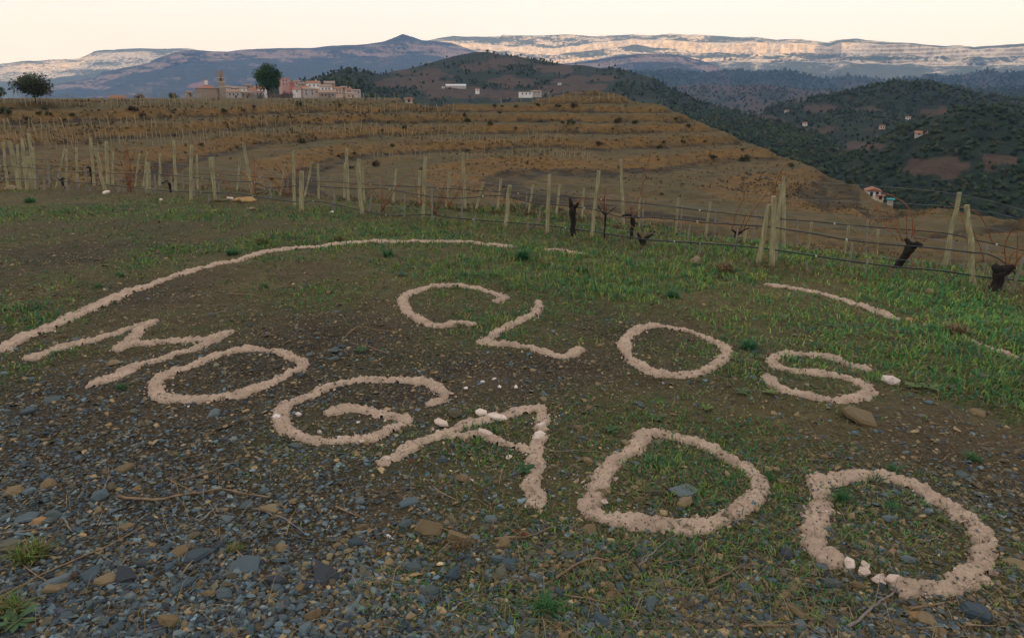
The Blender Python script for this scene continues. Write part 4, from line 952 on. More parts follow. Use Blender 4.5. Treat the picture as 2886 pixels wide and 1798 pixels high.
# ------------------------------------------------------------------ vine rows
def post_material():
    m, nt, b = new_mat('weathered_post_wood', 0.85, 0.2); v = coords(nt)
    mp = nd(nt, 'ShaderNodeMapping'); mp.inputs['Scale'].default_value = (22, 22, 2.2); lk(nt, v, mp.inputs['Vector'])
    g = noise(nt, mp.outputs[0], 1.5, 5, 0.65); n2 = noise(nt, v, 3, 4, 0.6)
    c = ramp(nt, g, [(0.28, (0.11, 0.092, 0.044)), (0.48, (0.30, 0.265, 0.145)), (0.7, (0.42, 0.38, 0.225))])
    c = mixc(nt, ramp(nt, n2, [(0.45, 0.0), (0.62, 0.6)]), c, (0.15, 0.165, 0.085))
    lk(nt, c, b.inputs['Base Color']); bump(nt, b, g, 0.006)
    return m
M['post'] = post_material()
M['stake'] = simple('grey_stake_wood', (0.14, 0.125, 0.095), (0.30, 0.27, 0.22), 9, 0.85, 0.003)
M['hose'] = simple('black_hose', (0.008, 0.012, 0.012), (0.022, 0.026, 0.026), 4, 0.5, 0, 0.4)
M['wire'] = simple('trellis_wire', (0.09, 0.10, 0.095), (0.16, 0.17, 0.16), 2, 0.5, 0, 0.5)
M['emitter'] = simple('pale_emitter', (0.55, 0.55, 0.45), (0.7, 0.7, 0.6), 4, 0.6)
M['bark'] = simple('vine_bark', (0.008, 0.007, 0.006), (0.032, 0.026, 0.021), 30, 0.95, 0.01)
M['cane'] = simple('red_vine_cane', (0.15, 0.052, 0.022), (0.28, 0.105, 0.045), 12, 0.75, 0)
M['cane_tan'] = simple('tan_vine_cane', (0.17, 0.10, 0.05), (0.30, 0.18, 0.09), 12, 0.75, 0)
YA = ([-100, 54, 297, 608, 1021, 1425, 1667, 2175, 2743, 2990], [526, 531, 543, 566, 606, 642, 673, 750, 808, 838])
rowA = lambda x: np.interp(x, *YA)
def curtain(px, py, rowoff=0.0):
    """point of a vertical curtain standing on a row's ground line, seen at a pixel"""
    px = np.asarray(px, float); py = np.asarray(py, float)
    a, t = rays(px, py)
    g = near(px, rowA(px) + rowoff); ga = np.arctan2(g[:, 0], g[:, 1]); gr = np.hypot(g[:, 0], g[:, 1])
    o = np.argsort(ga); r = np.interp(a, ga[o], gr[o])
    return np.stack([np.sin(a) * r, np.cos(a) * r, H + t * r], -1)
# (bottom x, bottom y, top x, top y, width) in photo pixels
POSTS = [(53, 520, 26, 397, 9), (75, 531, 62, 391, 8), (99, 503, 79, 378, 7), (92, 527, 79, 443, 10), (297, 543, 269, 420, 9), (419, 548, 417, 459, 11), (15, 502, 8, 402, 6), (50, 500, 48, 408, 5), (93, 500, 92, 415, 5), (151, 503, 184, 420, 5), (181, 502, 188, 421, 5),
         (218, 520, 215, 416, 6), (264, 516, 255, 389, 7), (304, 523, 300, 398, 8), (316, 515, 318, 426, 5), (380, 520, 394, 434, 5), (404, 526, 415, 428, 5), (450, 526, 451, 433, 6), (496, 545, 489, 397, 7), (538, 564, 540, 410, 8), (608, 566, 591, 443, 10), (603, 540, 601, 442, 5), (711, 548, 686, 402, 8), (557, 533, 555, 437, 5),
         (669, 540, 676, 449, 5), (830, 584, 827, 426, 8), (851, 597, 850, 483, 12), (791, 553, 803, 463, 6), (859, 555, 880, 459, 6), (899, 562, 896, 463, 6), (981, 567, 977, 418, 8), (970, 563, 972, 459, 6), (1021, 607, 1011, 449, 11), (1027, 570, 1021, 474, 6), (1107, 572, 1117, 476, 6), (1180, 580, 1182, 482, 7),
         (1192, 617, 1200, 443, 10), (1257, 588, 1268, 488, 7), (1311, 593, 1305, 430, 8), (1341, 596, 1364, 514, 6), (1425, 643, 1438, 523, 12), (1402, 601, 1412, 504, 7), (1490, 610, 1503, 520, 6), (1543, 659, 1549, 492, 10), (1567, 615, 1579, 521, 7), (1639, 624, 1646, 531, 6), (1667, 673, 1688, 482, 10), (1757, 636, 1749, 450, 8), (1802, 641, 1802, 548, 6),
         (1904, 655, 1912, 558, 6), (1987, 668, 2003, 570, 7), (2096, 685, 2109, 595, 7), (2136, 746, 2169, 577, 13), (2175, 751, 2180, 554, 13), (2186, 735, 2200, 521, 10), (2209, 697, 2209, 497, 9), (2277, 701, 2287, 627, 6), (2661, 752, 2704, 543, 11), (2744, 808, 2724, 578, 13), (2469, 725, 2475, 647, 6), (2380, 715, 2392, 638, 6)]
STAKES = [(135, 505, 135, 463), (104, 525, 104, 475), (126, 535, 126, 507), (166, 508, 166, 484), (190, 537, 190, 512), (220, 535, 220, 502), (245, 516, 240, 471), (254, 543, 246, 525), (335, 543, 335, 494), (438, 535, 436, 492), (491, 554, 480, 498), (431, 549, 431, 531), (459, 545, 459, 500), (616, 566, 617, 508), (547, 552, 546, 500), (516, 531, 515, 484), (590, 568, 590, 549), (742, 530, 742, 494), (762, 560, 762, 512),
          (811, 554, 811, 502), (927, 562, 925, 513), (942, 597, 942, 529), (937, 595, 937, 574), (1041, 598, 1048, 551), (1141, 617, 1140, 551), (1303, 617, 1300, 555), (1218, 626, 1217, 524), (1338, 635, 1337, 613), (1387, 596, 1388, 538), (1008, 563, 1008, 514), (1073, 596, 1071, 516), (1483, 603, 1485, 541), (1514, 649, 1525, 581), (1488, 653, 1488, 628), (1615, 657, 1617, 578), (1634, 667, 1634, 640), (1702, 671, 1705, 562), (1811, 642, 1814, 568), (1794, 682, 1793, 661),
          (1919, 653, 1922, 581), (1935, 701, 1946, 621), (2015, 668, 2017, 594), (2123, 676, 2131, 594), (1970, 720, 1973, 685), (2067, 713, 2083, 635), (2246, 697, 2248, 618), (2274, 760, 2273, 734), (2393, 764, 2402, 686), (2439, 781, 2445, 731), (2441, 716, 2446, 622), (2566, 751, 2570, 647), (2540, 751, 2562, 692), (2678, 738, 2684, 679), (2715, 763, 2718, 696), (2772, 762, 2782, 689), (2822, 825, 2841, 778), (2850, 827, 2883, 728), (2570, 791, 2570, 776)]
def build_rows():
    rows = {}
    lab = {'A': 'nearest vine row of stout weathered posts with black drip hoses', 'B': 'second vine row of tall posts standing just behind the nearest row', 'C': 'third vine row of slim posts along the brow'}
    base = {'A': near([1425], [642])[0], 'B': near([1311], [610])[0], 'C': near([1402], [601])[0]}
    for k in 'ABC': rows[k] = thing('vine_trellis', base[k], lab[k], 'trellis', 'vine trellis rows along the edge of the knoll')
    def which(x, y):
        d = rowA(x) - y
        return 'A' if d < 16 else ('B' if d < 40 else 'C')
    rng = np.random.default_rng(61)
    def stick(bx, by, tx, ty, w, mat, name, sides):
        g = near([bx], [by])[0]; k = which(bx, by)
        a, t = rays(tx, ty); n2 = g[:2] / np.hypot(*g[:2])            # leans only sideways: top ray meets the plane facing the viewer
        den = math.sin(a) * n2[0] + math.cos(a) * n2[1]; r = np.hypot(*g[:2]) / den
        top = np.array([math.sin(a) * r, math.cos(a) * r, H + t * r])
        depth = math.hypot(np.hypot(*g[:2]), 2.0)
        rad = w / 2 / F * depth
        q = np.linspace(0, 1, 6)[:, None]
        L = (g - (top - g) * 0.12) * (1 - q) + top * q
        L[1:-1, :2] += rng.normal(0, rad * 0.16, (4, 2))
        rr = rad * np.linspace(1.05, 0.95, 6) * rng.uniform(0.94, 1.06, 6)
        mb = MB().tube(L, rr, sides); mb.build(name, mat, rows[k], origin=g)
    for bx, by, tx, ty, w in POSTS: stick(bx, by, tx, ty, w, M['post'], 'post', 10)
    for bx, by, tx, ty in STAKES: stick(bx, by, tx, ty, 4.4 if by < rowA(bx) - 12 else 5.2, M['stake'], 'stake', 6)
    lower = [(-60, 502), (0, 504), (95, 506), (206, 514), (295, 521), (371, 529), (450, 537), (598, 544), (677, 547), (751, 559), (841, 570), (883, 567), (950, 578), (1015, 592), (1065, 603), (1106, 608), (1213, 605), (1250, 611), (1353, 621), (1541, 636), (1607, 645), (1669, 653), (1778, 670), (1850, 678), (1965, 685), (2140, 699), (2300, 722), (2386, 735), (2523, 752), (2650, 763), (2744, 777), (2886, 792), (2990, 803)]
    mid = [(-60, 466), (103, 475), (177, 485), (268, 488), (391, 491), (450, 492), (594, 505), (656, 512), (718, 514), (759, 530), (841, 524), (900, 526), (1023, 533), (1075, 531), (1116, 538), (1221, 555), (1302, 559), (1374, 553), (1426, 553), (1504, 573), (1577, 579), (1680, 592), (1752, 612), (1850, 614), (2006, 629), (2160, 639), (2222, 648), (2300, 660), (2386, 676), (2523, 691), (2587, 695), (2744, 712), (2788, 717), (2830, 740), (2862, 772)]
    upper = [(-60, 455), (300, 478), (543, 490), (677, 496), (821, 506), (950, 514), (1065, 522), (1178, 527), (1400, 541), (1535, 552), (1680, 561), (1850, 578), (2006, 597), (2150, 613), (2300, 625), (2386, 634), (2587, 650), (2674, 659), (2746, 676), (2809, 689), (2886, 706), (2990, 720)]
    for L, off_, k, rad in ((lower, 0, 'A', 0.0115), (mid, 0, 'A', 0.010), (upper, -30, 'B', 0.0095)):
        px, py = S_(L); P = smooth_line(curtain(px, py, off_), False, 0.12)
        h = MB().tube(P, rad, 6).build('drip_hose', M['hose'], rows[k], origin=P[0], smooth=True)
        for i in range(9, len(P) - 3, 17):
            e = P[i]; MB().box(e + np.array([0, 0, 0.0]), (0.022, 0.022, 0.022)).build('emitter', M['emitter'], h, origin=e)
    def wire(pts, off_, k):
        px, py = S_(pts); P = smooth_line(curtain(px, py, off_), False, 0.3)
        MB().tube(P, 0.0028, 4).build('wire', M['wire'], rows[k], origin=P[0])
    wire([(-60, 384), (79, 384), (255, 393), (489, 399), (686, 408), (827, 432), (977, 428), (1200, 448), (1305, 436), (1549, 496), (1688, 487), (1749, 458), (2209, 506), (2704, 548), (2990, 630)], -30, 'B')
    wire([(-60, 412), (215, 420), (489, 432), (686, 440), (827, 455), (1011, 470), (1200, 476), (1549, 520), (1688, 520), (2000, 545), (2200, 560), (2704, 585), (2990, 650)], -30, 'B')
    wire([(-60, 440), (215, 450), (489, 470), (827, 485), (1200, 505), (1549, 535), (2000, 580), (2200, 600), (2704, 630), (2990, 690)], -30, 'B')
    wire([(-60, 492), (300, 505), (700, 527), (1000, 570), (1300, 600), (1550, 622), (1850, 660), (2175, 680), (2500, 727), (2744, 755), (2990, 785)], 0, 'A')
    wire([(-60, 446), (300, 452), (600, 472), (850, 500), (1020, 505), (1430, 535), (1680, 570), (2170, 600), (2500, 655), (2730, 690), (2990, 740)], 0, 'A')
    wire([(-60, 425), (400, 440), (900, 474), (1268, 505), (1640, 545), (2000, 590), (2290, 632), (2480, 655), (2990, 720)], -52, 'C')
    wire([(-60, 450), (400, 465), (900, 500), (1268, 530), (1640, 575), (2000, 615), (2290, 655), (2480, 678), (2990, 740)], -52, 'C')
build_rows()
def vine(px, py, hpx, label, canes, seed, lean=0, thick=0.035, off_=0.0, tan=False, group='leafless vines in the rows'):
    """old vine: bark trunk with stub arms and long bare canes; canes = list of pixel polylines"""
    rng = np.random.default_rng(seed)
    g = near([px], [py])[0]; t = thing('grapevine', g, label, 'vine', group)
    d = math.hypot(np.hypot(*g[:2]), 2.0); k = d / F
    up = np.array([0, 0, 1.0]); sd = np.array([g[1], -g[0], 0]) / np.hypot(*g[:2])
    if hpx > 0:
        q = np.linspace(-0.15, 1, 7)[:, None]
        L = g + up * q * hpx * k + sd * (q ** 1.5 if False else np.sign(q) * np.abs(q) ** 1.4) * lean * k
        L[1:-1] += rng.normal(0, thick * 0.22, (5, 3))
        tr = MB().tube(L, thick * np.array([1.15, 1.05, 0.95, 0.9, 1.0, 1.35, 0.9]), 8).build('trunk', M['bark'], t, origin=g, smooth=True)
        for s_ in (-1, 1):
            e = L[-1]; A_ = np.array([e - up * 0.03, e + sd * s_ * rng.uniform(0.03, 0.08) + up * rng.uniform(0, 0.05), e + sd * s_ * rng.uniform(0.06, 0.2) + up * rng.uniform(-0.02, 0.16)]) + rng.normal(0, 0.012, (3, 3))
            MB().tube(A_, thick * np.array([0.9, 0.75, 0.45]), 7).build('arm', M['bark'], t, origin=e, smooth=True)
    for c in canes:
        cx, cy = S_(c); P = curtain(cx, cy, off_) if True else None
        rr = np.hypot(g[0], g[1]); P0 = at(cx, cy, rr + np.linspace(0, rng.uniform(-0.25, 0.25), len(c)))
        L = smooth_line(P0, False, 0.06); L += rng.normal(0, 0.004, L.shape)
        MB().tube(L, np.linspace(0.0095, 0.005, len(L)), 5).build('cane', M['cane_tan' if tan else 'cane'], t, origin=L[0], smooth=True)
def build_vines():
    rng = np.random.default_rng(71)
    def fan(px, y0, n, h, spread, bend=0):
        out = []
        for i in range(n):
            a = rng.uniform(-1, 1) * spread; hh = h * rng.uniform(0.55, 1.1); b = rng.uniform(-0.4, 0.4) * spread + bend
            x0 = px + rng.uniform(-6, 6)
            out.append([(x0, y0), (x0 + a * 0.35, y0 - hh * 0.4), (x0 + a * 0.75 + b * 0.3, y0 - hh * 0.75), (x0 + a + b, y0 - hh)])
        return out
    vine(175, 508, 26, 'old vine with a dark knotted head, leftmost vine', fan(178, 482, 3, 60, 50), 1)
    vine(262, 512, 40, 'gnarled vine head beside the leaning left post', fan(262, 475, 4, 60, 40), 2, thick=0.045)
    vine(365, 542, 0, 'bushy clump of reddish canes left of the short post', fan(365, 540, 9, 130, 55), 3)
    vine(482, 545, 22, 'vine with canes hanging over the short slanted stake', fan(485, 505, 4, 70, 60), 4)
    vine(645, 562, 0, 'pair of long red canes arching up to the left from the stones', [[(648, 556), (630, 510), (600, 470), (575, 430), (556, 402)], [(664, 560), (640, 515), (610, 478), (590, 450)]], 5)
    vine(720, 556, 0, 'bright red upright canes beside the tall leaning post', [[(722, 555), (717, 500), (716, 450), (711, 428)], [(716, 552), (722, 500), (728, 470), (735, 448)], [(724, 552), (716, 520), (708, 470), (700, 440)]] + fan(718, 550, 3, 80, 50), 6)
    vine(800, 556, 0, 'spread of thin red canes between the tall and the short post', fan(805, 552, 6, 120, 80) + [[(860, 550), (842, 490), (860, 450), (890, 430)], [(780, 550), (805, 505), (835, 480), (850, 455)]], 7)
    vine(1035, 560, 0, 'dark vine stub hanging by the leaning short post', [[(1038, 552), (1052, 540), (1050, 530)]], 8)
    vine(1075, 604, 0, 'orange canes rising from the sagging lower hose', [[(1085, 588), (1075, 540), (1078, 510), (1082, 490)], [(1082, 590), (1110, 540), (1135, 505), (1160, 492)], [(1078, 592), (1072, 560), (1070, 530)]] + fan(1080, 596, 4, 95, 60), 9)
    vine(1185, 590, 0, 'tall thin red cane passing the greenish post', [[(1180, 575), (1172, 530), (1163, 480), (1152, 450)], [(1185, 580), (1190, 540), (1186, 505)]], 10)
    vine(1218, 622, 0, 'cluster of short red canes right of the greenish post', fan(1225, 605, 6, 95, 70), 11)
    vine(1265, 600, 0, 'crossing red canes halfway to the tall bent post', [[(1262, 590), (1290, 540), (1320, 510), (1345, 498)], [(1270, 570), (1290, 600)], [(1255, 588), (1290, 545), (1296, 512)]] + fan(1270, 590, 3, 70, 60), 12)
    vine(1612, 668, 84, 'tall black old vine trunk between two posts', fan(1615, 585, 2, 40, 40), 13, thick=0.05)
    vine(1704, 672, 70, 'slim young vine tied to a grey stake', fan(1706, 600, 4, 80, 50), 14, thick=0.016)
    vine(1780, 676, 62, 'black vine with a forked head under the mid hose', [[(1776, 610), (1800, 560), (1815, 510), (1830, 440), (1833, 420)], [(1780, 612), (1765, 580), (1760, 560)]] + fan(1780, 615, 3, 60, 50), 15, thick=0.035)
    vine(1812, 690, 12, 'low dark vine head lying by the lower hose', fan(1812, 670, 3, 50, 60), 16, thick=0.05)
    vine(2070, 712, 52, 'small vine with a paired dark head left of the thick posts', [[(2062, 650), (2075, 600), (2095, 560), (2102, 525)], [(2090, 660), (2120, 600), (2150, 560), (2165, 535)], [(2080, 660), (2098, 620), (2110, 590)]], 17, thick=0.022)
    vine(2190, 740, 0, 'red canes shooting above the thick post cluster', [[(2183, 560), (2190, 510), (2210, 470), (2228, 458)], [(2150, 650), (2170, 600), (2195, 540), (2216, 480)]], 18)
    vine(2528, 762, 64, 'big old vine leaning right with arching red canes', [[(2530, 676), (2500, 640), (2478, 600), (2462, 560)], [(2545, 680), (2510, 625), (2480, 590), (2468, 572)], [(2542, 678), (2525, 630), (2508, 585)], [(2555, 678), (2556, 620), (2560, 590)], [(2580, 675), (2578, 640), (2600, 622)],
         [(2572, 668), (2570, 610), (2550, 575), (2510, 550), (2480, 545)], [(2560, 690), (2570, 740), (2578, 790)], [(2600, 680), (2640, 655)]], 19, lean=24, thick=0.06)
    vine(2470, 770, 0, 'tan vertical cane rising straight from the ground at right', [[(2471, 785), (2468, 740), (2470, 700), (2476, 660)], [(2448, 640), (2458, 625), (2474, 607)]], 20, tan=True)
    vine(2700, 760, 0, 'long red canes arching across the right hand posts', [[(2760, 800), (2740, 740), (2720, 650), (2705, 600), (2676, 570)], [(2800, 690), (2775, 630), (2750, 598), (2700, 582)], [(2775, 740), (2760, 690), (2738, 640), (2716, 600)]], 21)
    vine(2806, 826, 52, 'thick black vine stump at the right edge', [[(2835, 750), (2832, 700), (2850, 650), (2886, 615)], [(2860, 760), (2868, 700), (2866, 650)], [(2850, 760), (2880, 720), (2900, 700)], [(2840, 755), (2850, 720), (2880, 700)]], 22, thick=0.075)
    vine(2400, 700, 0, 'thin canes between the thick posts and the leaning vine', fan(2440, 690, 5, 90, 80), 23, tan=True)
build_vines()

# stones heaped under the row and the earth bank on the right
def build_heap():
    rng = np.random.default_rng(81)
    for px, py, w, lb, kd in [(625, 566, 30, 'grey block at the left of the stone heap under the row', 'brown'), (650, 562, 22, 'pale angular stone in the heap under the row', 'mortar'), (672, 566, 34, 'flat tan stone in the middle of the heap', 'ochre'), (700, 568, 40, 'largest tan boulder of the heap under the row', 'ochre'),
                          (300, 549, 22, 'pale flat stone at the foot of the leaning left post', 'mortar'), (18, 515, 34, 'tan stone at the far left by the posts', 'ochre'), (30, 526, 26, 'second tan stone at the far left', 'brown'), (602, 600, 16, 'small orange stone in the grass below the heap', 'ochre'), (712, 592, 24, 'half sunk grey stone below the heap', 'brown'), (455, 567, 14, 'small pale stone in the grass left of the heap', 'mortar'),
                          (937, 602, 14, 'round pale stone by the doubled stake', 'white'), (2618, 833, 26, 'tan stone on the earth bank at right', 'brown'), (2648, 827, 12, 'tiny white stone on the earth bank', 'white'), (2165, 755, 22, 'grey stone below the thick posts', 'brown'), (2560, 906, 26, 'pale stone ending the right border strip', 'ochre'), (1960, 746, 44, 'low brown clod right of the grass clumps', 'brown')]:
        stone(px, py, w, kd, lb, 'stones under the vine rows', rng, int(rng.integers(0, len(SHAPES))), 0.3, 1.2)
build_heap()

# ------------------------------------------------------------------ the terraced hillside: far vine rows, scrub, shrubs
M['far_post'] = simple('far_stake_wood', (0.24, 0.19, 0.10), (0.42, 0.34, 0.20), 1.5, 0.9)
M['scrub'] = leafy('hillside_scrub', 0.9)
def far_row(line, spacing, hm, label, jit, seed, skip=0.08, rad=0.045):
    rng = np.random.default_rng(seed)
    px, py = S_(line); xs = []; x = px[0]
    while x < px[-1]:
        xs.append(x); x += spacing * rng.uniform(0.6, 1.4)
    xs = np.array(xs); xs = xs[rng.random(len(xs)) > skip]
    P = hill(xs, np.interp(xs, px, py) + rng.normal(0, jit, len(xs)))
    P = P[~np.isnan(P[:, 0])]
    t = thing('vine_row', P[0], label, 'vine row', 'far vine rows on the terraced hillside')
    for p in P:
        h = hm * rng.uniform(0.75, 1.2); le = rng.normal(0, 0.09, 2) * h; r = rad * rng.uniform(0.8, 1.25)
        L = np.array([p - [0, 0, 0.3], p + [le[0] * 0.5, le[1] * 0.5, h * 0.5], p + [le[0], le[1], h]])
        MB().tube(L, r, 4).build('post', M['far_post'], t, origin=p)
    return t
def build_far_rows():
    far_row([(0, 291), (115, 296), (224, 302), (386, 302), (538, 306), (638, 307), (742, 313), (853, 317), (900, 313), (1007, 322), (1145, 318), (1222, 313), (1289, 317)], 14, 1.75, 'long row of pale posts on the highest terrace below the village', 2.5, 1)
    far_row([(400, 290), (482, 287), (560, 288), (697, 286), (890, 287), (1031, 286), (1126, 285)], 12, 1.7, 'row of posts on the skyline in front of the village', 2, 2, 0.15)
    far_row([(0, 369), (96, 369), (145, 369), (285, 361), (378, 361), (578, 361), (742, 358), (886, 361), (913, 359), (1043, 368), (1137, 372), (1204, 374), (1285, 378), (1387, 376)], 22, 1.55, 'row of widely spaced posts on the middle terrace', 2, 3, rad=0.05)
    far_row([(0, 398), (200, 394), (371, 391), (519, 391), (704, 385), (890, 379), (993, 378), (1078, 381), (1174, 388), (1226, 398), (1304, 406), (1382, 406), (1456, 404), (1530, 409)], 11, 1.15, 'dense row of short posts below the middle terrace', 3, 4)
    far_row([(1490, 395), (1540, 397), (1585, 398)], 5.5, 1.3, 'tight group of posts at the right end of the terraces', 6, 5, rad=0.035)
    far_row([(1549, 440), (1600, 443), (1662, 446)], 5.5, 1.3, 'lower tight group of posts on the bend of the hillside', 9, 6, rad=0.035)
    far_row([(1000, 440), (1150, 446), (1300, 445), (1450, 442), (1540, 440)], 15, 1.1, 'faint row of posts low on the middle of the hillside', 4, 7, 0.2, 0.035)
    far_row([(1300, 290), (1480, 284), (1600, 280), (1770, 288)], 20, 1.5, 'sparse posts along the mound on the hill crest', 3, 8, 0.2)
    far_row([(60, 420), (250, 415), (420, 412), (600, 408)], 12, 1.0, 'short posts seen between the near posts at left', 3, 9, 0.2, 0.035)
build_far_rows()
def build_scrub():
    rng = np.random.default_rng(91)
    N = 48000
    a = rng.uniform(-0.72, 0.72, N); rb, rf, rc = [np.interp(a, _azt, t) for t in (T_rb, T_rf, T_rc)]
    r = rb * 1.05 + (rc * 1.25 - rb * 1.05) * rng.random(N) ** 0.8
    nr = rng.random(N) < 0.4; r = np.where(nr, rb * (0.98 + 1.2 * rng.random(N)), r)
    x, y = np.sin(a) * r, np.cos(a) * r
    z, bank, far = T(x, y, True)
    n = fbm(x * 0.05, y * 0.05, 95, 4)
    ok = rng.random(N) < np.clip(0.18 + 0.6 * n + 0.45 * np.asarray(bank, float) + 0.4 * nr, 0.03, 1)
    P = np.stack([x, y, z - 0.02], 1)[ok]; r = r[ok]; n = n[ok]; m = len(P)
    pal = np.array([(0.18, 0.118, 0.048), (0.13, 0.09, 0.038), (0.22, 0.145, 0.058), (0.11, 0.092, 0.037), (0.085, 0.068, 0.036), (0.16, 0.09, 0.035)])
    c = pal[rng.integers(0, len(pal), m)] * rng.uniform(0.65, 1.2, (m, 1))
    bk = np.asarray(bank, float)[ok] > 0.3; dk = ((n > 0.35) & (rng.random(m) < 0.5)) | (bk & (fbm(P[:, 0] * 0.03, P[:, 1] * 0.12, 97, 3) > 0.12) & (rng.random(m) < 0.7)); c = np.where(dk[:, None], np.array([0.105, 0.080, 0.048]), c)
    k = 3; idx = np.repeat(np.arange(m), k)
    Q = P[idx] + rng.normal(0, 0.10, (m * k, 3)) * np.array([1, 1, 0])
    s_ = np.clip(r[idx] / 60, 0.5, 2.2) * np.where(dk[idx], 1.35, 1.0)
    V, Fc, Tt = blades(Q, 0.20 * s_ * rng.uniform(0.5, 1.4, m * k), 0.085 * s_, rng.uniform(0.3, 1.2, m * k), c[idx], rng)
    props(obj('dry_grass', V, Fc, M['scrub'], attrs={'tint': Tt}), 'brown dry grass and low scrub over the terraced hillside', 'dry grass', kind='stuff')
build_scrub()
def leaf_cloud(centers, radii, n, size, rng, tint, jit=0.35, flat=0.85):
    """many small leaf faces through the volume of some clumps; colour per clump and per leaf"""
    k = rng.integers(0, len(centers), n); c = centers[k]; ra = radii[k]
    d = rng.normal(0, 1, (n, 3)); d /= np.linalg.norm(d, axis=1, keepdims=True)
    P = c + d * (ra * rng.random(n) ** 0.4)[:, None] * np.array([1, 1, flat])
    u = rng.normal(0, 1, (n, 3)); u /= np.linalg.norm(u, axis=1, keepdims=True)
    v = np.cross(u, rng.normal(0, 1, (n, 3))); v /= np.linalg.norm(v, axis=1, keepdims=True) + 1e-9
    s_ = size * rng.uniform(0.6, 1.4, n)[:, None]
    V = np.stack([P - u * s_, P + v * s_ * 0.6, P + u * s_, P - v * s_ * 0.6], 1).reshape(-1, 3)
    b = np.arange(n)[:, None] * 4
    Fc = b + np.array([0, 1, 2, 3])
    kt = tint * rng.uniform(0.65, 1.35, (len(centers), 1))
    return V, Fc, np.repeat(kt[k] * rng.uniform(1 - jit, 1 + jit, (n, 1)), 4, 0)
SHRUB_ME = []
def shrub_meshes():
    for k in range(5):
        rng = np.random.default_rng(300 + k); nc = 7
        c = np.stack([rng.uniform(-0.6, 0.6, nc), rng.uniform(-0.5, 0.5, nc), rng.uniform(0.25, 0.75, nc)], 1)
        V, Fc, Tt = leaf_cloud(c, rng.uniform(0.28, 0.5, nc), 420, 0.085, rng, np.array([(0.038, 0.046, 0.018) if k < 3 else (0.075, 0.05, 0.03)]))
        SHRUB_ME.append(mesh_data('shrub', V, Fc, M['scrub'], {'tint': Tt}))
shrub_meshes()
def shrub(px, py, wpx, label, k, group='dark shrubs on the terraced hillside', hm=1.0):
    P = hill([px], [py])[0]
    if np.isnan(P[0]): return
    R_ = wpx / 2 / F * math.hypot(P[0], P[1])
    o = bpy.data.objects.new('shrub', SHRUB_ME[k]); _link(o, None, P - np.array([0, 0, 0.1 * R_]))
    o.scale = (R_, R_, R_ * hm); o.rotation_euler = (0, 0, (px * 1.7) % 6.28)
    props(o, label, 'shrub', group)
def build_shrubs():
    L = [(850, 405, 36, 'round dark green bush alone on the slope above the second post', 0), (1315, 345, 30, 'light green bush on the middle terrace bank', 0), (15, 322, 34, 'dark shrub at the far left edge of the terraces', 1), (110, 325, 18, 'small dark shrub on the left bank', 2), (137, 326, 20, 'dark shrub next to the small one on the left bank', 1), (205, 328, 16, 'small shrub on the orange left bank', 2),
         (375, 314, 34, 'wide dark shrub on the bank below the church', 4), (402, 330, 24, 'brown shrub under the wide dark one', 3), (632, 318, 22, 'dark flat shrub right below the bell tower', 1), (715, 304, 16, 'reddish shrub on the highest terrace', 3), (843, 300, 26, 'dark shrub on the highest terrace below the white house', 1), (1150, 290, 60, 'large bare brown thicket on the plateau edge', 4),
         (1200, 290, 26, 'dark green bush right of the bare thicket', 0), (1270, 288, 26, 'olive green bush on the plateau', 2), (1395, 302, 16, 'first dark shrub on the right hand bank', 1), (1415, 303, 12, 'second tiny shrub on the right hand bank', 2), (1453, 304, 14, 'third shrub on the right hand bank', 1), (1515, 300, 20, 'fourth shrub on the right hand bank', 2), (1573, 303, 20, 'dark shrub below the crest mound', 1),
         (1620, 306, 34, 'low wide shrub at the foot of the crest mound', 4), (1525, 344, 12, 'tiny dark shrub right of the grassy terrace corner', 1), (1555, 343, 14, 'dark shrub near the grassy terrace corner', 2), (1610, 350, 30, 'grey green shrub on the right slope', 1), (1740, 345, 34, 'wide shrub high on the right slope', 4), (1790, 350, 24, 'dark shrub near the right skyline', 1), (1690, 410, 30, 'dark shrub pair on the right slope', 4),
         (1860, 420, 26, 'shrub on the bank below the pale earth scar', 1), (2010, 450, 30, 'dark shrub low on the right slope', 2), (2100, 455, 36, 'row of dark shrubs on the right bank', 1), (1060, 470, 40, 'dark thicket behind the greenish post', 3), (1000, 435, 16, 'small dark bush in the orange slope', 1), (1090, 440, 14, 'second small bush in the orange slope', 2), (2230, 470, 22, 'shrub near the end of the hill nose', 1), (2390, 520, 30, 'bush on the hill edge above the house', 0)]
    for a in L: shrub(a[0], a[1], a[2], a[3], a[4])
    rng = np.random.default_rng(5); n = 0; seen = set()
    while n < 46:
        px = rng.uniform(20, 2350); py = rng.uniform(300, 560)
        P = hill([px], [py])[0]
        if np.isnan(P[0]) or math.hypot(P[0], P[1]) < 50: continue
        b = T(P[:1], P[1:2], True)[1][0]
        if b < 0.3 and rng.random() < 0.7: continue
        near_ = min(L, key=lambda q: math.hypot(q[0] - px, (q[1] - py) * 2)); dx, dy = px - near_[0], (py - near_[1]) * 2
        pos = ['right of', 'below', 'left of', 'above'][int(round(math.atan2(dy, dx) / (math.pi / 2))) % 4]
        lb = 'small scrub bush ' + ('just ' if math.hypot(dx, dy) < 60 else '') + pos + ' the ' + ' '.join(near_[3].split()[:9])
        if lb in seen: continue
        seen.add(lb)
        shrub(px, py, rng.uniform(9, 22), lb, int(rng.integers(1, 5)), 'small scrub bushes on the terraced hillside'); n += 1
build_shrubs()

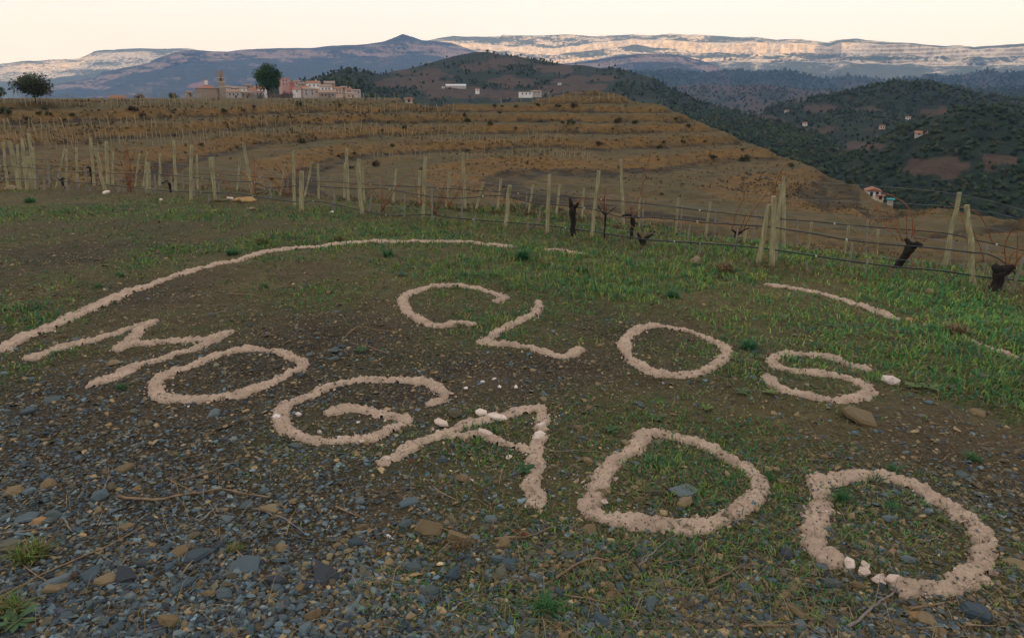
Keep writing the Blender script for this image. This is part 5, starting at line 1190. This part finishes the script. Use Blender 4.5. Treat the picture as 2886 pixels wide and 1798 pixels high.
# ------------------------------------------------------------------ trees
def tree(name, base, height, crown_w, trunk_h, label, cat, tint, seed, n=5200, size=0.22, clumps=34, shape='round', group=None):
    rng = np.random.default_rng(seed); base = np.asarray(base, float)
    t = thing(name, base, label, cat, group)
    tr = np.array([[0, 0, -0.5], [0.05, 0, trunk_h * 0.4], [-0.1, 0.05, trunk_h], [0.05, 0, trunk_h + (height - trunk_h) * 0.55]]) + base
    r0 = height * 0.028
    mb = MB().tube(tr, [r0 * 1.3, r0, r0 * 0.8, r0 * 0.3], 8)
    cs = []
    for k in range(clumps):
        d = rng.normal(0, 1, 3); d /= np.linalg.norm(d)
        if shape == 'umbrella': d[2] = abs(d[2]) * 0.9 - 0.25
        q = rng.random() ** 0.35
        c = base + np.array([d[0] * crown_w / 2 * q * 0.82, d[1] * crown_w / 2 * q * 0.82, trunk_h + (height - trunk_h) * (0.48 + 0.42 * d[2] * q)])
        cs.append(c)
        if k % 4 == 0: mb.tube(np.array([tr[2], (tr[2] + c) / 2 + [0, 0, 0.2], c]), [r0 * 0.5, r0 * 0.3, r0 * 0.12], 5)
    mb.build('trunk', M['bark_tree'], t, origin=base, smooth=True)
    cs = np.array(cs)
    V, Fc, Tt = leaf_cloud(cs, rng.uniform(0.16, 0.27, clumps) * crown_w, n, size, rng, np.array([tint]), 0.4)
    obj('crown', V, Fc, M['scrub'], t, origin=base, attrs={'tint': Tt})
    return t
M['bark_tree'] = simple('tree_bark', (0.035, 0.028, 0.02), (0.10, 0.08, 0.06), 3, 0.95)
def build_trees():
    p = hill([102], [289])[0]
    d = math.hypot(p[0], p[1])
    tree('olive_tree', p, 57 / F * d, 74 / F * d, 18 / F * d, 'lone grey-green olive tree on the plateau at the left', 'tree', (0.085, 0.105, 0.065), 1, 4200, 0.16)
    b = at(760, 282, 470)
    tree('stone_pine', b, 86 / F * 470, 66 / F * 470, 22 / F * 470, 'big round dark pine towering over the village houses', 'tree', (0.044, 0.092, 0.018), 2, 11000, 0.42, 60)
    tree('cypress', at(725, 262, 640), 22 / F * 640, 7 / F * 640, 0.8, 'slim dark cypress left of the big pine', 'tree', (0.02, 0.035, 0.015), 3, 700, 0.25, 16)
    for k, (px, py, w, h, lb) in enumerate([(735, 283, 42, 18, 'bare grey thicket left under the big pine'), (775, 284, 46, 24, 'bare grey thicket right under the big pine'), (810, 284, 34, 22, 'brownish bare trees right of the big pine'), (395, 282, 26, 14, 'low yellow-green bush left of the church'), (490, 282, 26, 16, 'bare bush between the sheds and the church'), (3, 276, 22, 24, 'green tree cut by the left edge of the picture')]):
        tree('bare_tree' if k in (0, 1, 2, 4) else 'leafy_bush', at(px, py, 440), h / F * 440, w / F * 440, 0.3, lb, 'tree', (0.075, 0.06, 0.05) if k in (0, 1, 2) else ((0.09, 0.085, 0.03) if k != 5 else (0.03, 0.06, 0.018)), 20 + k, 900, 0.22, 20)
build_trees()

# ------------------------------------------------------------------ woods on the far slopes
def crown_shape(seed, blobs=3):
    r = np.random.default_rng(seed); Vs, Fs, n = [], [], 0
    for k in range(blobs):
        V, Fc = pebble(seed * 7 + k)
        V = V * np.array([0.8, 0.8, 1.25]) * r.uniform(0.55, 0.85) + np.array([r.uniform(-0.42, 0.42), r.uniform(-0.42, 0.42), 0.55 + r.uniform(-0.1, 0.6)])
        V = V * (1 + r.uniform(-0.16, 0.16, (12, 1)))
        Vs.append(V); Fs.append(Fc + n); n += 12
    return np.concatenate(Vs), np.concatenate(Fs)
CROWNS = [crown_shape(k + 1) for k in range(6)]
CROWN1 = [crown_shape(k + 31, 1) for k in range(6)]
CROWN2 = [crown_shape(k + 51, 2) for k in range(6)]
M['wood'] = tinted('woodland_foliage', 0.9, 0.5, 0.95, 0.3, 0.1)
def woods(name, P, s, base, label, seed, lod=2):
    rng = np.random.default_rng(seed); n = len(P)
    pal = np.array(base); t = pal[rng.integers(0, len(pal), n)] * rng.uniform(0.6, 1.35, (n, 1))
    rots = rot_mats(n, 0.12, rng); r = np.hypot(P[:, 0], P[:, 1])
    k = rng.integers(0, 6, n) + 6 * np.where(r < 330, 0, np.where(r < 650, 1, 2)); C_ = CROWNS + CROWN2 + CROWN1
    s = s * np.where(k >= 12, 1.25, 1.0)
    V, Fc, Tt = merge([scatter(C_[i], P[k == i], s[k == i], rots[k == i], t[k == i]) for i in range(18) if (k == i).any()])
    props(obj(name, V, Fc, M['wood'], attrs={'tint': Tt}), label, 'wood', kind='stuff')
WG = [(0.030, 0.046, 0.018), (0.022, 0.038, 0.018), (0.040, 0.056, 0.022), (0.050, 0.052, 0.024)]
def build_woods():
    rng = np.random.default_rng(101)
    # valley floor and its hills
    N = 33000
    a = np.radians(rng.uniform(3, 44, N)); r = 240 * (3000 / 240) ** (rng.random(N) ** 0.8)
    x, y = np.sin(a) * r, np.cos(a) * r; z = valley(x, y)
    px, py = project(np.stack([x, y, z], -1))
    d = fbm(x / 120, y / 120, 61, 4)
    ok = (rng.random(N) < np.clip(0.95 - 0.7 * np.clip(0.1 + d, 0, 1), 0.15, 1)) & ((patches(PATCHV, px, py) < 0.5) | (rng.random(N) < 0.07)) & (px < 3050)
    P = np.stack([x, y, z - 0.6], 1)[ok]; rr = r[ok]
    s = rng.uniform(1.6, 3.4, len(P)) * np.clip(rr / 900, 0.8, 2.0)
    woods('valley_wood', P, s, WG, 'dark green pine wood covering the valley on the right', 5)
    # brown hill behind the village
    Pm, X, Y, so, rk = RIDGE['brown_hill']
    flat = rng.integers(0, X.size, 11000); Q = Pm.reshape(-1, 3)[flat]; xx, yy, ss = X.ravel()[flat], Y.ravel()[flat], so.ravel()[flat]
    n = fbm(xx / 55, yy / 22, 111, 4)
    w = np.clip(0.30 + 0.75 * n + 0.55 * sstep(1780, 1950, xx) + 0.5 * (xx < 1050), 0.03, 1) * (1 - 0.93 * sstep(0.4, 0.6, patches(PATCH7, xx, yy))) * ((yy < 292) | (xx > 1800))
    ok = rng.random(len(Q)) < w; Q = Q[ok]
    Q = Q + np.stack([rng.normal(0, 3, len(Q)), rng.normal(0, 3, len(Q)), np.full(len(Q), -0.5)], 1)
    woods('hill_wood', Q, rng.uniform(1.5, 3.9, len(Q)), WG, 'scattered pines and scrub over the brown hill behind the village', 6)
    for nm, m, lo, hi, lb in (('wooded_hills', 4200, 3.5, 7.5, 'pine wood on the low hills across the valley'), ('distant_hills', 4200, 5, 11, 'blue-green woods on the distant hills')):
        Pm, X, Y, so, rk = RIDGE[nm]
        flat = rng.integers(0, X.size, m * 2); Q = Pm.reshape(-1, 3)[flat]; s1 = so.ravel()[flat]
        ok = rng.random(len(Q)) < np.clip(1.1 - 1.6 * s1, 0.04, 1); Q = Q[ok][:m]; Q = Q + rng.normal(0, 8, Q.shape) * np.array([1, 1, 0]) - np.array([0, 0, 2])
        woods(nm.replace('hills', 'slopes_wood'), Q, rng.uniform(lo, hi, len(Q)), [(0.026, 0.040, 0.022), (0.034, 0.048, 0.024)], lb, 8)
    # trees told apart on the hill crest
    for k, (px, py, h, w, lb) in enumerate([(1374, 150, 9, 8, 'dark tree on the very top of the brown hill'), (1392, 154, 7, 8, 'second tree right of the hill top'), (1404, 160, 7, 9, 'third tree right of the hill top'), (1488, 168, 9, 3, 'slim cypress, first of the line on the ridge'), (1498, 170, 9, 3, 'slim cypress, second of the line on the ridge'), (1510, 172, 8, 3, 'slim cypress, third of the line on the ridge'), (1522, 175, 8, 3, 'slim cypress, fourth of the line on the ridge'), (1545, 179, 7, 3, 'slim cypress, last of the line on the ridge'), (1458, 164, 7, 6, 'small tree on the ridge left of the cypresses'), (1430, 161, 7, 7, 'small tree between the hill top and the cypresses')]):
        tree('crest_tree', at(px, py, 1470), h / F * 1470, w / F * 1470, 1.0, lb, 'tree', (0.02, 0.034, 0.016), 60 + k, 260, 0.7, 12, group='trees along the crest of the brown hill')
build_woods()

# crumbs of mortar broken off the letters
def build_crumbs():
    rng = np.random.default_rng(131)
    n = 5200
    k = rng.integers(0, len(_mp), n); P = _mp[k] + rng.normal(0, 0.055, (n, 2))
    s = np.clip(np.exp(rng.normal(math.log(0.0065), 0.4, n)), 0.003, 0.02)
    Q = np.concatenate([P, (T(P[:, 0], P[:, 1]) + 0.004)[:, None]], 1)
    t = np.array([(0.44, 0.33, 0.25), (0.36, 0.26, 0.19), (0.55, 0.45, 0.36)])[rng.integers(0, 3, n)]
    rots = rot_mats(n, 0.5, rng); kk = rng.integers(0, len(CHIPS), n)
    V, Fc, Tt = merge([scatter(CHIPS[i], Q[kk == i], s[kk == i], rots[kk == i], t[kk == i]) for i in range(len(CHIPS))])
    props(obj('mortar_crumbs', V, Fc, M['stone'], attrs={'tint': Tt}), 'pale crumbs broken off the mortar letters', 'crumbs', kind='stuff')
build_crumbs()

# ------------------------------------------------------------------ village and scattered buildings
WALL = {'white': ((0.72, 0.69, 0.63), (0.82, 0.79, 0.74)), 'pink': ((0.46, 0.27, 0.22), (0.56, 0.35, 0.29)), 'red': ((0.42, 0.13, 0.13), (0.50, 0.18, 0.17)), 'stone': ((0.25, 0.19, 0.135), (0.38, 0.30, 0.22)), 'grey': ((0.36, 0.31, 0.27), (0.48, 0.43, 0.38)), 'peach': ((0.52, 0.36, 0.26), (0.62, 0.46, 0.34)), 'cream': ((0.50, 0.42, 0.32), (0.60, 0.52, 0.42))}
for k, (a, b) in WALL.items(): M['wall_' + k] = simple('plaster_' + k, a, b, 0.5, 0.95)
M['tile'] = simple('roof_tiles', (0.20, 0.095, 0.055), (0.33, 0.17, 0.10), 0.9, 0.95)
M['tile_old'] = simple('old_roof_tiles', (0.20, 0.14, 0.095), (0.30, 0.21, 0.15), 0.9, 0.95)
M['dark'] = simple('window_dark', (0.012, 0.012, 0.014), (0.03, 0.028, 0.028), 1.0, 0.4, 0, 0.5)
M['metal'] = simple('pale_sheeting', (0.5, 0.5, 0.48), (0.66, 0.66, 0.63), 0.5, 0.6)
M['teal'] = simple('teal_sheeting', (0.03, 0.22, 0.20), (0.05, 0.30, 0.27), 2, 0.6)
def house(x0, x1, yt, yb, R, wall, roof, label, yaw=0.0, wins=((0.25, 0.7), (0.7, 0.7)), kind='gable', depth=0.9, name='village_house', cat='house', group='houses of the hilltop village', extra=5.0, chimney=False, door=False):
    """x0..x1, yt (eaves), yb in photo pixels at distance R"""
    c = at((x0 + x1) / 2, yb, R); w = (x1 - x0) / F * R; h = (yb - yt) / F * R; d = w * depth
    az = math.atan2(c[0], c[1]); ya = yaw - az
    t = thing(name, c, label, cat, group)
    ux = np.array([math.cos(ya), math.sin(ya), 0]); uy = np.array([-math.sin(ya), math.cos(ya), 0]); uz = np.array([0, 0, 1.0])
    pt = lambda a, b, z: c + ux * a + uy * (b + d / 2) + uz * z
    MB().box(pt(0, 0, (h - extra) / 2), (w, d, h + extra), ya).build('wall', M['wall_' + wall], t, origin=c)
    o = 0.35; rh = {'gable': 0.20 * w, 'shed': 0.14 * d, 'flat': 0.0}[kind]
    if kind == 'gable':
        rh = min(rh, 2.2)
        ridge_along_x = w >= d * 0.9
        if ridge_along_x:
            V = [pt(-w / 2 - o, -d / 2 - o, h), pt(w / 2 + o, -d / 2 - o, h), pt(w / 2 + o, d / 2 + o, h), pt(-w / 2 - o, d / 2 + o, h), pt(-w / 2 - o, 0, h + rh), pt(w / 2 + o, 0, h + rh)]
            Fc = [[0, 1, 5, 4], [2, 3, 4, 5]]; Tr = [[0, 4, 3], [1, 2, 5]]
        else:
            V = [pt(-w / 2 - o, -d / 2 - o, h), pt(-w / 2 - o, d / 2 + o, h), pt(w / 2 + o, d / 2 + o, h), pt(w / 2 + o, -d / 2 - o, h), pt(0, -d / 2 - o, h + rh), pt(0, d / 2 + o, h + rh)]
            Fc = [[1, 0, 4, 5], [3, 2, 5, 4]]; Tr = [[0, 3, 4], [1, 5, 2]]
        V = np.array(V); lo = V[:4] - uz * 0.22
        m = MB(); m.add(V, Fc); m.add(V, Tr); m.add(np.concatenate([V[:4], lo]), [[0, 4, 5, 1], [1, 5, 6, 2], [2, 6, 7, 3], [3, 7, 4, 0], [4, 7, 6, 5]])
        rf = m.build('roof', M[roof], t, origin=c)
    elif kind == 'shed':
        V = np.array([pt(-w / 2 - o, -d / 2 - o, h), pt(w / 2 + o, -d / 2 - o, h), pt(w / 2 + o, d / 2, h + rh), pt(-w / 2 - o, d / 2, h + rh)]); lo = V - uz * 0.25
        rf = MB().add(np.concatenate([V, lo]), [[0, 1, 2, 3], [4, 7, 6, 5], [0, 4, 5, 1], [1, 5, 6, 2], [2, 6, 7, 3], [3, 7, 4, 0]]).build('roof', M[roof], t, origin=c)
    else:
        rf = MB().box(pt(0, 0, h + 0.15), (w + 0.3, d + 0.3, 0.3), ya).build('roof', M[roof], t, origin=c)
    if chimney: MB().box(pt(w * 0.22, 0, h + rh + 0.2), (0.8, 0.8, 1.6), ya).build('chimney', M['wall_' + wall], rf, origin=c)
    for (fx, fz) in wins:
        p = pt((fx - 0.5) * w, -d / 2 - 0.03, fz * h); ww = max(0.9, min(1.3, w * 0.1))
        wn = MB().box(p, (ww, 0.12, 1.5), ya).build('window', M['dark'], t, origin=p)
        MB().box(p - uz * 0.85 - uy * 0.05, (ww + 0.3, 0.2, 0.16), ya).build('sill', M['wall_cream'], wn, origin=p)
    if door: MB().box(pt(0.1 * w, -d / 2 - 0.02, 1.1), (1.3, 0.12, 2.2), ya).build('door', M['dark'], t, origin=c)
    return t
def v8(x): return 500 + x / 4.045
def w8(y): return 180 + y / 4.045
def build_village():
    # the village hill
    xs = np.linspace(520, 1060, 80)
    rows = []
    for R, y in ((520, 288), (600, 283), (640, 277), (690, 268), (740, 262), (820, 275), (980, 330)):
        yy = np.interp(xs, [520, 600, 700, 800, 900, 1000, 1060], [max(y, 284), max(y, 280), max(y, 276), y, y, max(y, 274), max(y, 284)]) if R < 800 else np.full(len(xs), float(y))
        rows.append(at(xs, yy + 1.2 * fbm(xs / 30, xs * 0 + R, 5, 3), np.full(len(xs), float(R))))
    rows = np.array(rows); nv = rows.shape[0] * rows.shape[1]
    struct('village_hill', rows.reshape(-1, 3), gridf(len(rows), len(xs))[:, ::-1], M['hills'], smooth=True, attrs={'rock': np.zeros(nv), 'soil': np.full(nv, 0.6)})
    HS = [(115, 172, 332, 375, 600, 'stone', 'tile_old', 'small brown stone house left of the church', 0.1, ((0.5, 0.5),), 'gable', False),
          (527, 610, 282, 350, 660, 'grey', 'tile_old', 'pale grey house touching the bell tower on its right', 0.1, ((0.3, 0.65), (0.7, 0.4)), 'gable', False),
          (600, 722, 290, 350, 675, 'stone', 'tile_old', 'long brown stone house right of the bell tower', -0.1, ((0.25, 0.7), (0.55, 0.7), (0.8, 0.7)), 'shed', False),
          (585, 720, 335, 395, 615, 'grey', 'tile_old', 'low grey house in front, below the bell tower', 0.0, ((0.2, 0.6), (0.45, 0.6), (0.75, 0.6)), 'gable', False),
          (722, 850, 340, 395, 618, 'stone', 'tile_old', 'low stone house in front, left of the big pine', 0.1, ((0.3, 0.6), (0.7, 0.6)), 'shed', False),
          (722, 792, 290, 340, 655, 'white', 'tile_old', 'small white house behind the low stone houses', 0.15, ((0.6, 0.6),), 'gable', False),
          (783, 846, 262, 335, 690, 'stone', 'tile_old', 'tall brown house with a chimney left of the pine', -0.1, ((0.5, 0.75), (0.5, 0.4)), 'gable', True),
          (888, 1010, 290, 325, 640, 'white', 'tile', 'wide white house with red roof just left of the pine', 0.12, ((0.2, 0.6), (0.5, 0.6), (0.8, 0.6)), 'gable', True),
          (822, 892, 312, 372, 625, 'peach', 'tile', 'pinkish house below the wide white house', -0.12, ((0.3, 0.65), (0.7, 0.65)), 'gable', False),
          (890, 985, 328, 378, 612, 'grey', 'tile', 'grey pink house hidden by the bare thicket', 0.1, ((0.3, 0.6), (0.7, 0.6)), 'shed', False),
          (1195, 1288, 190, 285, 700, 'pink', 'tile', 'tall pink house standing highest right of the pine', 0.35, ((0.25, 0.8), (0.6, 0.8), (0.25, 0.45), (0.6, 0.45)), 'shed', False),
          (1287, 1338, 222, 290, 690, 'red', 'tile', 'narrow crimson house beside the tall pink one', 0.1, ((0.5, 0.7),), 'shed', False),
          (1330, 1400, 214, 285, 715, 'grey', 'tile_old', 'grey house behind the crimson one', -0.1, ((0.5, 0.75),), 'gable', True),
          (1398, 1465, 238, 295, 700, 'stone', 'tile_old', 'stone house between the grey and the bright white house', 0.1, ((0.5, 0.7),), 'gable', False),
          (1494, 1630, 236, 315, 680, 'white', 'tile', 'brightest white house with a red hipped roof in the middle', 0.1, ((0.2, 0.72), (0.5, 0.72), (0.8, 0.72), (0.35, 0.35)), 'gable', True),
          (1405, 1490, 282, 335, 655, 'stone', 'tile', 'brown house below and left of the brightest white house', -0.1, ((0.3, 0.6), (0.7, 0.6)), 'gable', False),
          (1445, 1566, 300, 375, 630, 'grey', 'tile_old', 'pale house with two dark windows in the front row', 0.0, ((0.25, 0.75), (0.75, 0.75), (0.25, 0.35), (0.75, 0.35)), 'shed', False),
          (1566, 1622, 305, 360, 640, 'peach', 'tile', 'small peach house right of the pale two-window house', 0.1, ((0.5, 0.6),), 'gable', False),
          (1632, 1752, 272, 325, 665, 'white', 'tile_old', 'white and grey house right of the brightest white house', -0.08, ((0.25, 0.65), (0.55, 0.65), (0.8, 0.65)), 'gable', False),
          (1690, 1796, 232, 300, 705, 'stone', 'tile_old', 'stone house with a broad roof at the top right', 0.12, ((0.25, 0.7), (0.7, 0.7)), 'gable', False),
          (1802, 1880, 292, 375, 640, 'peach', 'tile', 'peach coloured house with four windows at right', 0.05, ((0.3, 0.75), (0.7, 0.75), (0.3, 0.4), (0.7, 0.4)), 'gable', False),
          (1872, 1930, 278, 345, 670, 'stone', 'tile_old', 'brownish house behind the peach coloured one', -0.1, ((0.5, 0.7),), 'gable', False),
          (1926, 1990, 298, 350, 655, 'peach', 'tile', 'orange-tinted house second from the right end', 0.15, ((0.35, 0.6), (0.7, 0.6)), 'gable', True),
          (2010, 2092, 312, 380, 640, 'grey', 'tile_old', 'grey house at the right end of the village', 0.2, ((0.3, 0.65), (0.7, 0.65)), 'shed', False),
          (1625, 1800, 340, 402, 605, 'stone', 'tile_old', 'long low stone house in the right front row', 0.0, ((0.2, 0.6), (0.4, 0.6), (0.6, 0.6), (0.8, 0.6)), 'gable', False),
          (1930, 2050, 352, 408, 600, 'peach', 'tile_old', 'low peach house in the front row at right', 0.05, ((0.25, 0.6), (0.6, 0.6)), 'shed', False),
          (1328, 1405, 300, 345, 640, 'white', 'tile', 'little white house at the lower left of the right group', 0.1, ((0.5, 0.6),), 'gable', False)]
    for a, b, yt, yb, R, wl, rf, lb, yaw, wn, kd, ch in HS:
        house(v8(a), v8(b), w8(yt), w8(yb), R, wl, rf, lb, yaw, wn, kd, chimney=ch, door=(R < 620))
    # church: octagonal body, tiled cone, lantern, square bell tower
    R = 625; c = at(v8(350), w8(385), R); k = R / F / 4.045
    t = thing('church', c, 'ochre stone church with tiled dome roof, lantern and square bell tower', 'church')
    az = math.atan2(c[0], c[1])
    ux = np.array([math.cos(az), -math.sin(az), 0]); uy = np.array([math.sin(az), math.cos(az), 0]); uz = np.array([0, 0, 1.0])
    def ring(r, z, n=8, cx=0.0, cy=9.0): return np.array([c + ux * (cx + r * math.cos((i + 0.5) / n * 2 * math.pi)) + uy * (cy + r * math.sin((i + 0.5) / n * 2 * math.pi)) + uz * z for i in range(n)])
    rb = 118 * k; hb = 80 * k
    def lathe(rs, cx=0.0, n=8):
        V = np.concatenate([ring(r, z, n, cx) for r, z in rs]); m = MB(); m.add(V, gridf(len(rs), n, True)); m.F.setdefault(n, []).append(np.array([[(len(rs) - 1) * n + i for i in range(n)]])); return m
    lathe([(rb, -5), (rb, hb), (rb * 1.04, hb), (rb * 1.04, hb + 0.5)]).build('wall', M['wall_stone'], t, origin=c)
    lathe([(rb * 1.08, hb + 0.5), (rb * 0.55, hb + 22 * k), (20 * k, hb + 42 * k)]).build('roof', M['tile'], t, origin=c)
    ln = lathe([(17 * k, hb + 40 * k), (17 * k, hb + 78 * k), (20 * k, hb + 78 * k), (20 * k, hb + 82 * k)]).build('lantern', M['wall_white'], t, origin=c)
    lathe([(21 * k, hb + 82 * k), (2 * k, hb + 94 * k)]).build('lantern_roof', M['tile'], ln, origin=c)
    for i in (-1, 0, 1): 
        p = c + ux * (i * 52 * k) + uy * (9 - rb * (0.93 if i == 0 else 0.86)) + uz * hb * 0.55
        MB().box(p, (1.6, 0.5, 5.0), -az).build('buttress', M['wall_stone'], t, origin=p)
    tc = c + ux * (140 * k) + uy * 6
    ht = (385 - 195) * k; tw = 60 * k
    tb = MB().box(tc + uz * (ht / 2 - 2.5), (tw, tw, ht + 5), -az).build('tower', M['wall_stone'], t, origin=tc)
    for z in (0.52, 0.78, 1.0): MB().box(tc + uz * ht * z, (tw + 0.7, tw + 0.7, 0.45), -az).build('cornice', M['wall_cream'], tb, origin=tc)
    bc = tc + uz * (ht + 0.2)
    lathe_h = 50 * k
    be = MB().box(bc + uz * lathe_h / 2, (tw * 0.84, tw * 0.84, lathe_h), -az).build('belfry', M['wall_stone'], t, origin=tc)
    MB().box(bc + uz * (lathe_h + 0.15), (tw * 0.93, tw * 0.93, 0.4), -az).build('parapet', M['wall_stone'], be, origin=tc)
    for s_ in (-0.28, 0.28): MB().box(bc + uz * (lathe_h + 0.7) + ux * tw * s_, (tw * 0.2, tw * 0.5, 0.9), -az).build('pinnacle', M['wall_stone'], be, origin=tc)
    p = tc + uz * (ht - 10 * k) - uy * (tw / 2 + 0.02)
    ar = [(-0.75, -1.9), (0.75, -1.9), (0.75, 1.2), (0.5, 1.75), (0, 2.0), (-0.5, 1.75), (-0.75, 1.2)]
    V = np.array([p + ux * a + uz * b - uy * 0.06 for a, b in ar] + [p + ux * a + uz * b + uy * 0.3 for a, b in ar]); n = len(ar)
    m = MB(); m.add(V, [[i, (i + 1) % n, n + (i + 1) % n, n + i] for i in range(n)]); m.F.setdefault(n, []).append(np.array([list(range(n))])); m.build('bell_opening', M['dark'], tb, origin=p)
    # low white buildings on the plateau left of the church
    house(262, 300, 280, 286, 430, 'white', 'tile_old', 'long low white shed on the plateau at left', 0.0, ((0.3, 0.5),), 'flat', 0.3, 'low_shed', 'shed', 'low sheds on the plateau', 3)
    house(318, 350, 279, 286, 440, 'cream', 'tile', 'low shed with red roof right of the white one', 0.0, ((0.5, 0.5),), 'gable', 0.4, 'low_shed', 'shed', 'low sheds on the plateau', 3)
    house(1143, 1162, 281, 287, 300, 'cream', 'tile', 'tiny hut with tiled roof beside the bare thicket', 0.1, ((0.5, 0.5),), 'gable', 0.6, 'field_hut', 'hut', 'huts in the fields', 2)
def on_ridge(name, px, py):
    P, X, Y, so, rk = RIDGE[name]; i = np.argmin((X - px) ** 2 + (Y - py) ** 2)
    return P.reshape(-1, 3)[i]
def build_outliers():
    def rr(px, py): p = on_ridge('brown_hill', px, py); return math.hypot(p[0], p[1])
    G1 = 'buildings on the brown hill'
    # greenhouse: half-round pale roof on a low wall
    R = rr(1285, 249) - 4; c = at(1285, 250, R); w = 54 / F * R; d = 9.0; az = math.atan2(c[0], c[1])
    t = thing('greenhouse', c, 'long pale greenhouse on the slope of the brown hill', 'greenhouse', G1)
    ux = np.array([math.cos(az), -math.sin(az), 0]); uy = np.array([math.sin(az), math.cos(az), 0]); uz = np.array([0, 0, 1.0])
    MB().box(c + uy * d / 2 + uz * 0.8, (w, d, 5.6), -az).build('wall', M['wall_grey'], t, origin=c)
    an = np.linspace(0, math.pi, 9)
    V = np.array([c + ux * s_ * (w / 2 + 0.2) + uy * (d / 2 - math.cos(a) * (d / 2 + 0.3)) + uz * (3.5 + 2.6 * math.sin(a)) for s_ in (-1, 1) for a in an])
    m = MB().add(V, gridf(2, 9)[:, ::-1]); m.F.setdefault(9, []).append(np.array([list(range(9)), list(range(9, 18))[::-1]])); m.build('roof', M['metal'], t, origin=c)
    for i in range(9):
        p = c + ux * ((i + 0.5) / 9 - 0.5) * w - uy * 0.05 + uz * 1.6
        MB().box(p, (0.5, 0.2, 3.4), -az).build('rib', M['metal'], t, origin=p)
    def hh(x0, x1, yt, yb, wl, rf, lb, kd='gable', nm='farmhouse', cat='house', wins=((0.3, 0.6), (0.7, 0.6)), src='brown_hill', R=None, grp=G1, dep=0.7):
        R_ = R or rr((x0 + x1) / 2, yb) - 3
        return house(x0, x1, yt, yb, R_, wl, rf, lb, 0.15, wins, kd, dep, nm, cat, grp, 2.5)
    hh(1341, 1351, 252, 259, 'white', 'tile', 'white hut on the low brown rise in front of the hill', nm='field_hut', cat='hut', wins=((0.5, 0.5),), R=760)
    hh(1246, 1253, 245, 249, 'white', 'tile_old', 'tiny white hut left of the greenhouse', nm='field_hut', cat='hut', wins=((0.5, 0.5),))
    hh(1466, 1500, 261, 269, 'white', 'tile_old', 'low white winery building at the foot of the brown hill', 'flat', R=720, wins=((0.2, 0.5), (0.5, 0.5), (0.8, 0.5)))
    hh(1500, 1526, 259, 268, 'grey', 'tile_old', 'grey winery wing right of the low white building', 'shed', R=735)
    hh(1573, 1582, 236, 241, 'white', 'tile_old', 'small white building right of the pylon', R=None, nm='field_hut', cat='hut', wins=((0.5, 0.5),))
    def vz(px, py):
        a, t = rays(px, py); r = np.geomspace(240, 3500, 2500); z = valley(np.sin(a) * r, np.cos(a) * r)
        k = np.nonzero(z > H + t * r)[0]; return r[k[0]] if len(k) else 1500.0
    GV = 'houses in the valley'
    hh(2444, 2476, 541, 560, 'white', 'tile', 'white house with terracotta roof behind the end of the hill', R=260, grp=GV, wins=((0.35, 0.55), (0.75, 0.6)), dep=1.2)
    hh(2474, 2488, 553, 562, 'peach', 'tile', 'low peach annex right of the terracotta-roofed house', 'shed', R=258, grp=GV, wins=((0.5, 0.5),))
    o = house(2503, 2516, 563, 568, 262, 'grey', 'teal', 'small teal canopy right of the peach annex', 0.1, (), 'gable', 0.6, 'canopy', 'canopy', None, 3); o.pop('group', None) if 'group' in o else None
    for x0, x1, yt, yb, wl, lb in [(2264, 2280, 350, 358, 'white', 'white farmhouse beside the pine wood in the valley'), (2480, 2492, 358, 365, 'peach', 'peach farmhouse among the trees right of the white farmhouse'), (2213, 2222, 313, 318, 'white', 'tiny white house high in the valley'), (2584, 2608, 377, 382, 'grey', 'long grey shed among the dark trees'), (2554, 2564, 332, 337, 'white', 'little white house far right in the valley')]:
        hh(x0, x1, yt, yb, wl, 'tile', lb, R=min(vz((x0 + x1) / 2, yb) - 1, 1700), grp=GV)
    M['pole'] = simple('pylon_wood', (0.12, 0.10, 0.085), (0.2, 0.17, 0.15), 1, 0.9)
    for px, y0, y1, R_, lb in [(1542, 233, 268, 700, 'tall thin utility pole in front of the brown hill'), (1275, 249, 268, 700, 'short utility pole below the greenhouse'), (1204, 232, 252, 760, 'utility pole on the brown slope left of the greenhouse'), (1130, 222, 238, 800, 'utility pole above the village end'), (2220, 362, 389, None, 'utility pole in the valley left of the white farmhouse'), (2470, 378, 396, None, 'utility pole in the valley below the peach farmhouse')]:
        R_ = R_ or min(vz(px, y1), 1500) - 2
        b = at(px, y1, R_); h = (y1 - y0) / F * R_
        t = thing('utility_pole', b, lb, 'pole', 'utility poles'); az = math.atan2(b[0], b[1])
        MB().tube(np.array([b - [0, 0, 3], b + [0, 0, h * 0.5], b + [0, 0, h]]), [0.28, 0.24, 0.18], 6).build('mast', M['pole'], t, origin=b)
        MB().box(b + np.array([0, 0, h * 0.93]), (2.2, 0.2, 0.2), -az).build('crossarm', M['pole'], t, origin=b)
build_village()
build_outliers()
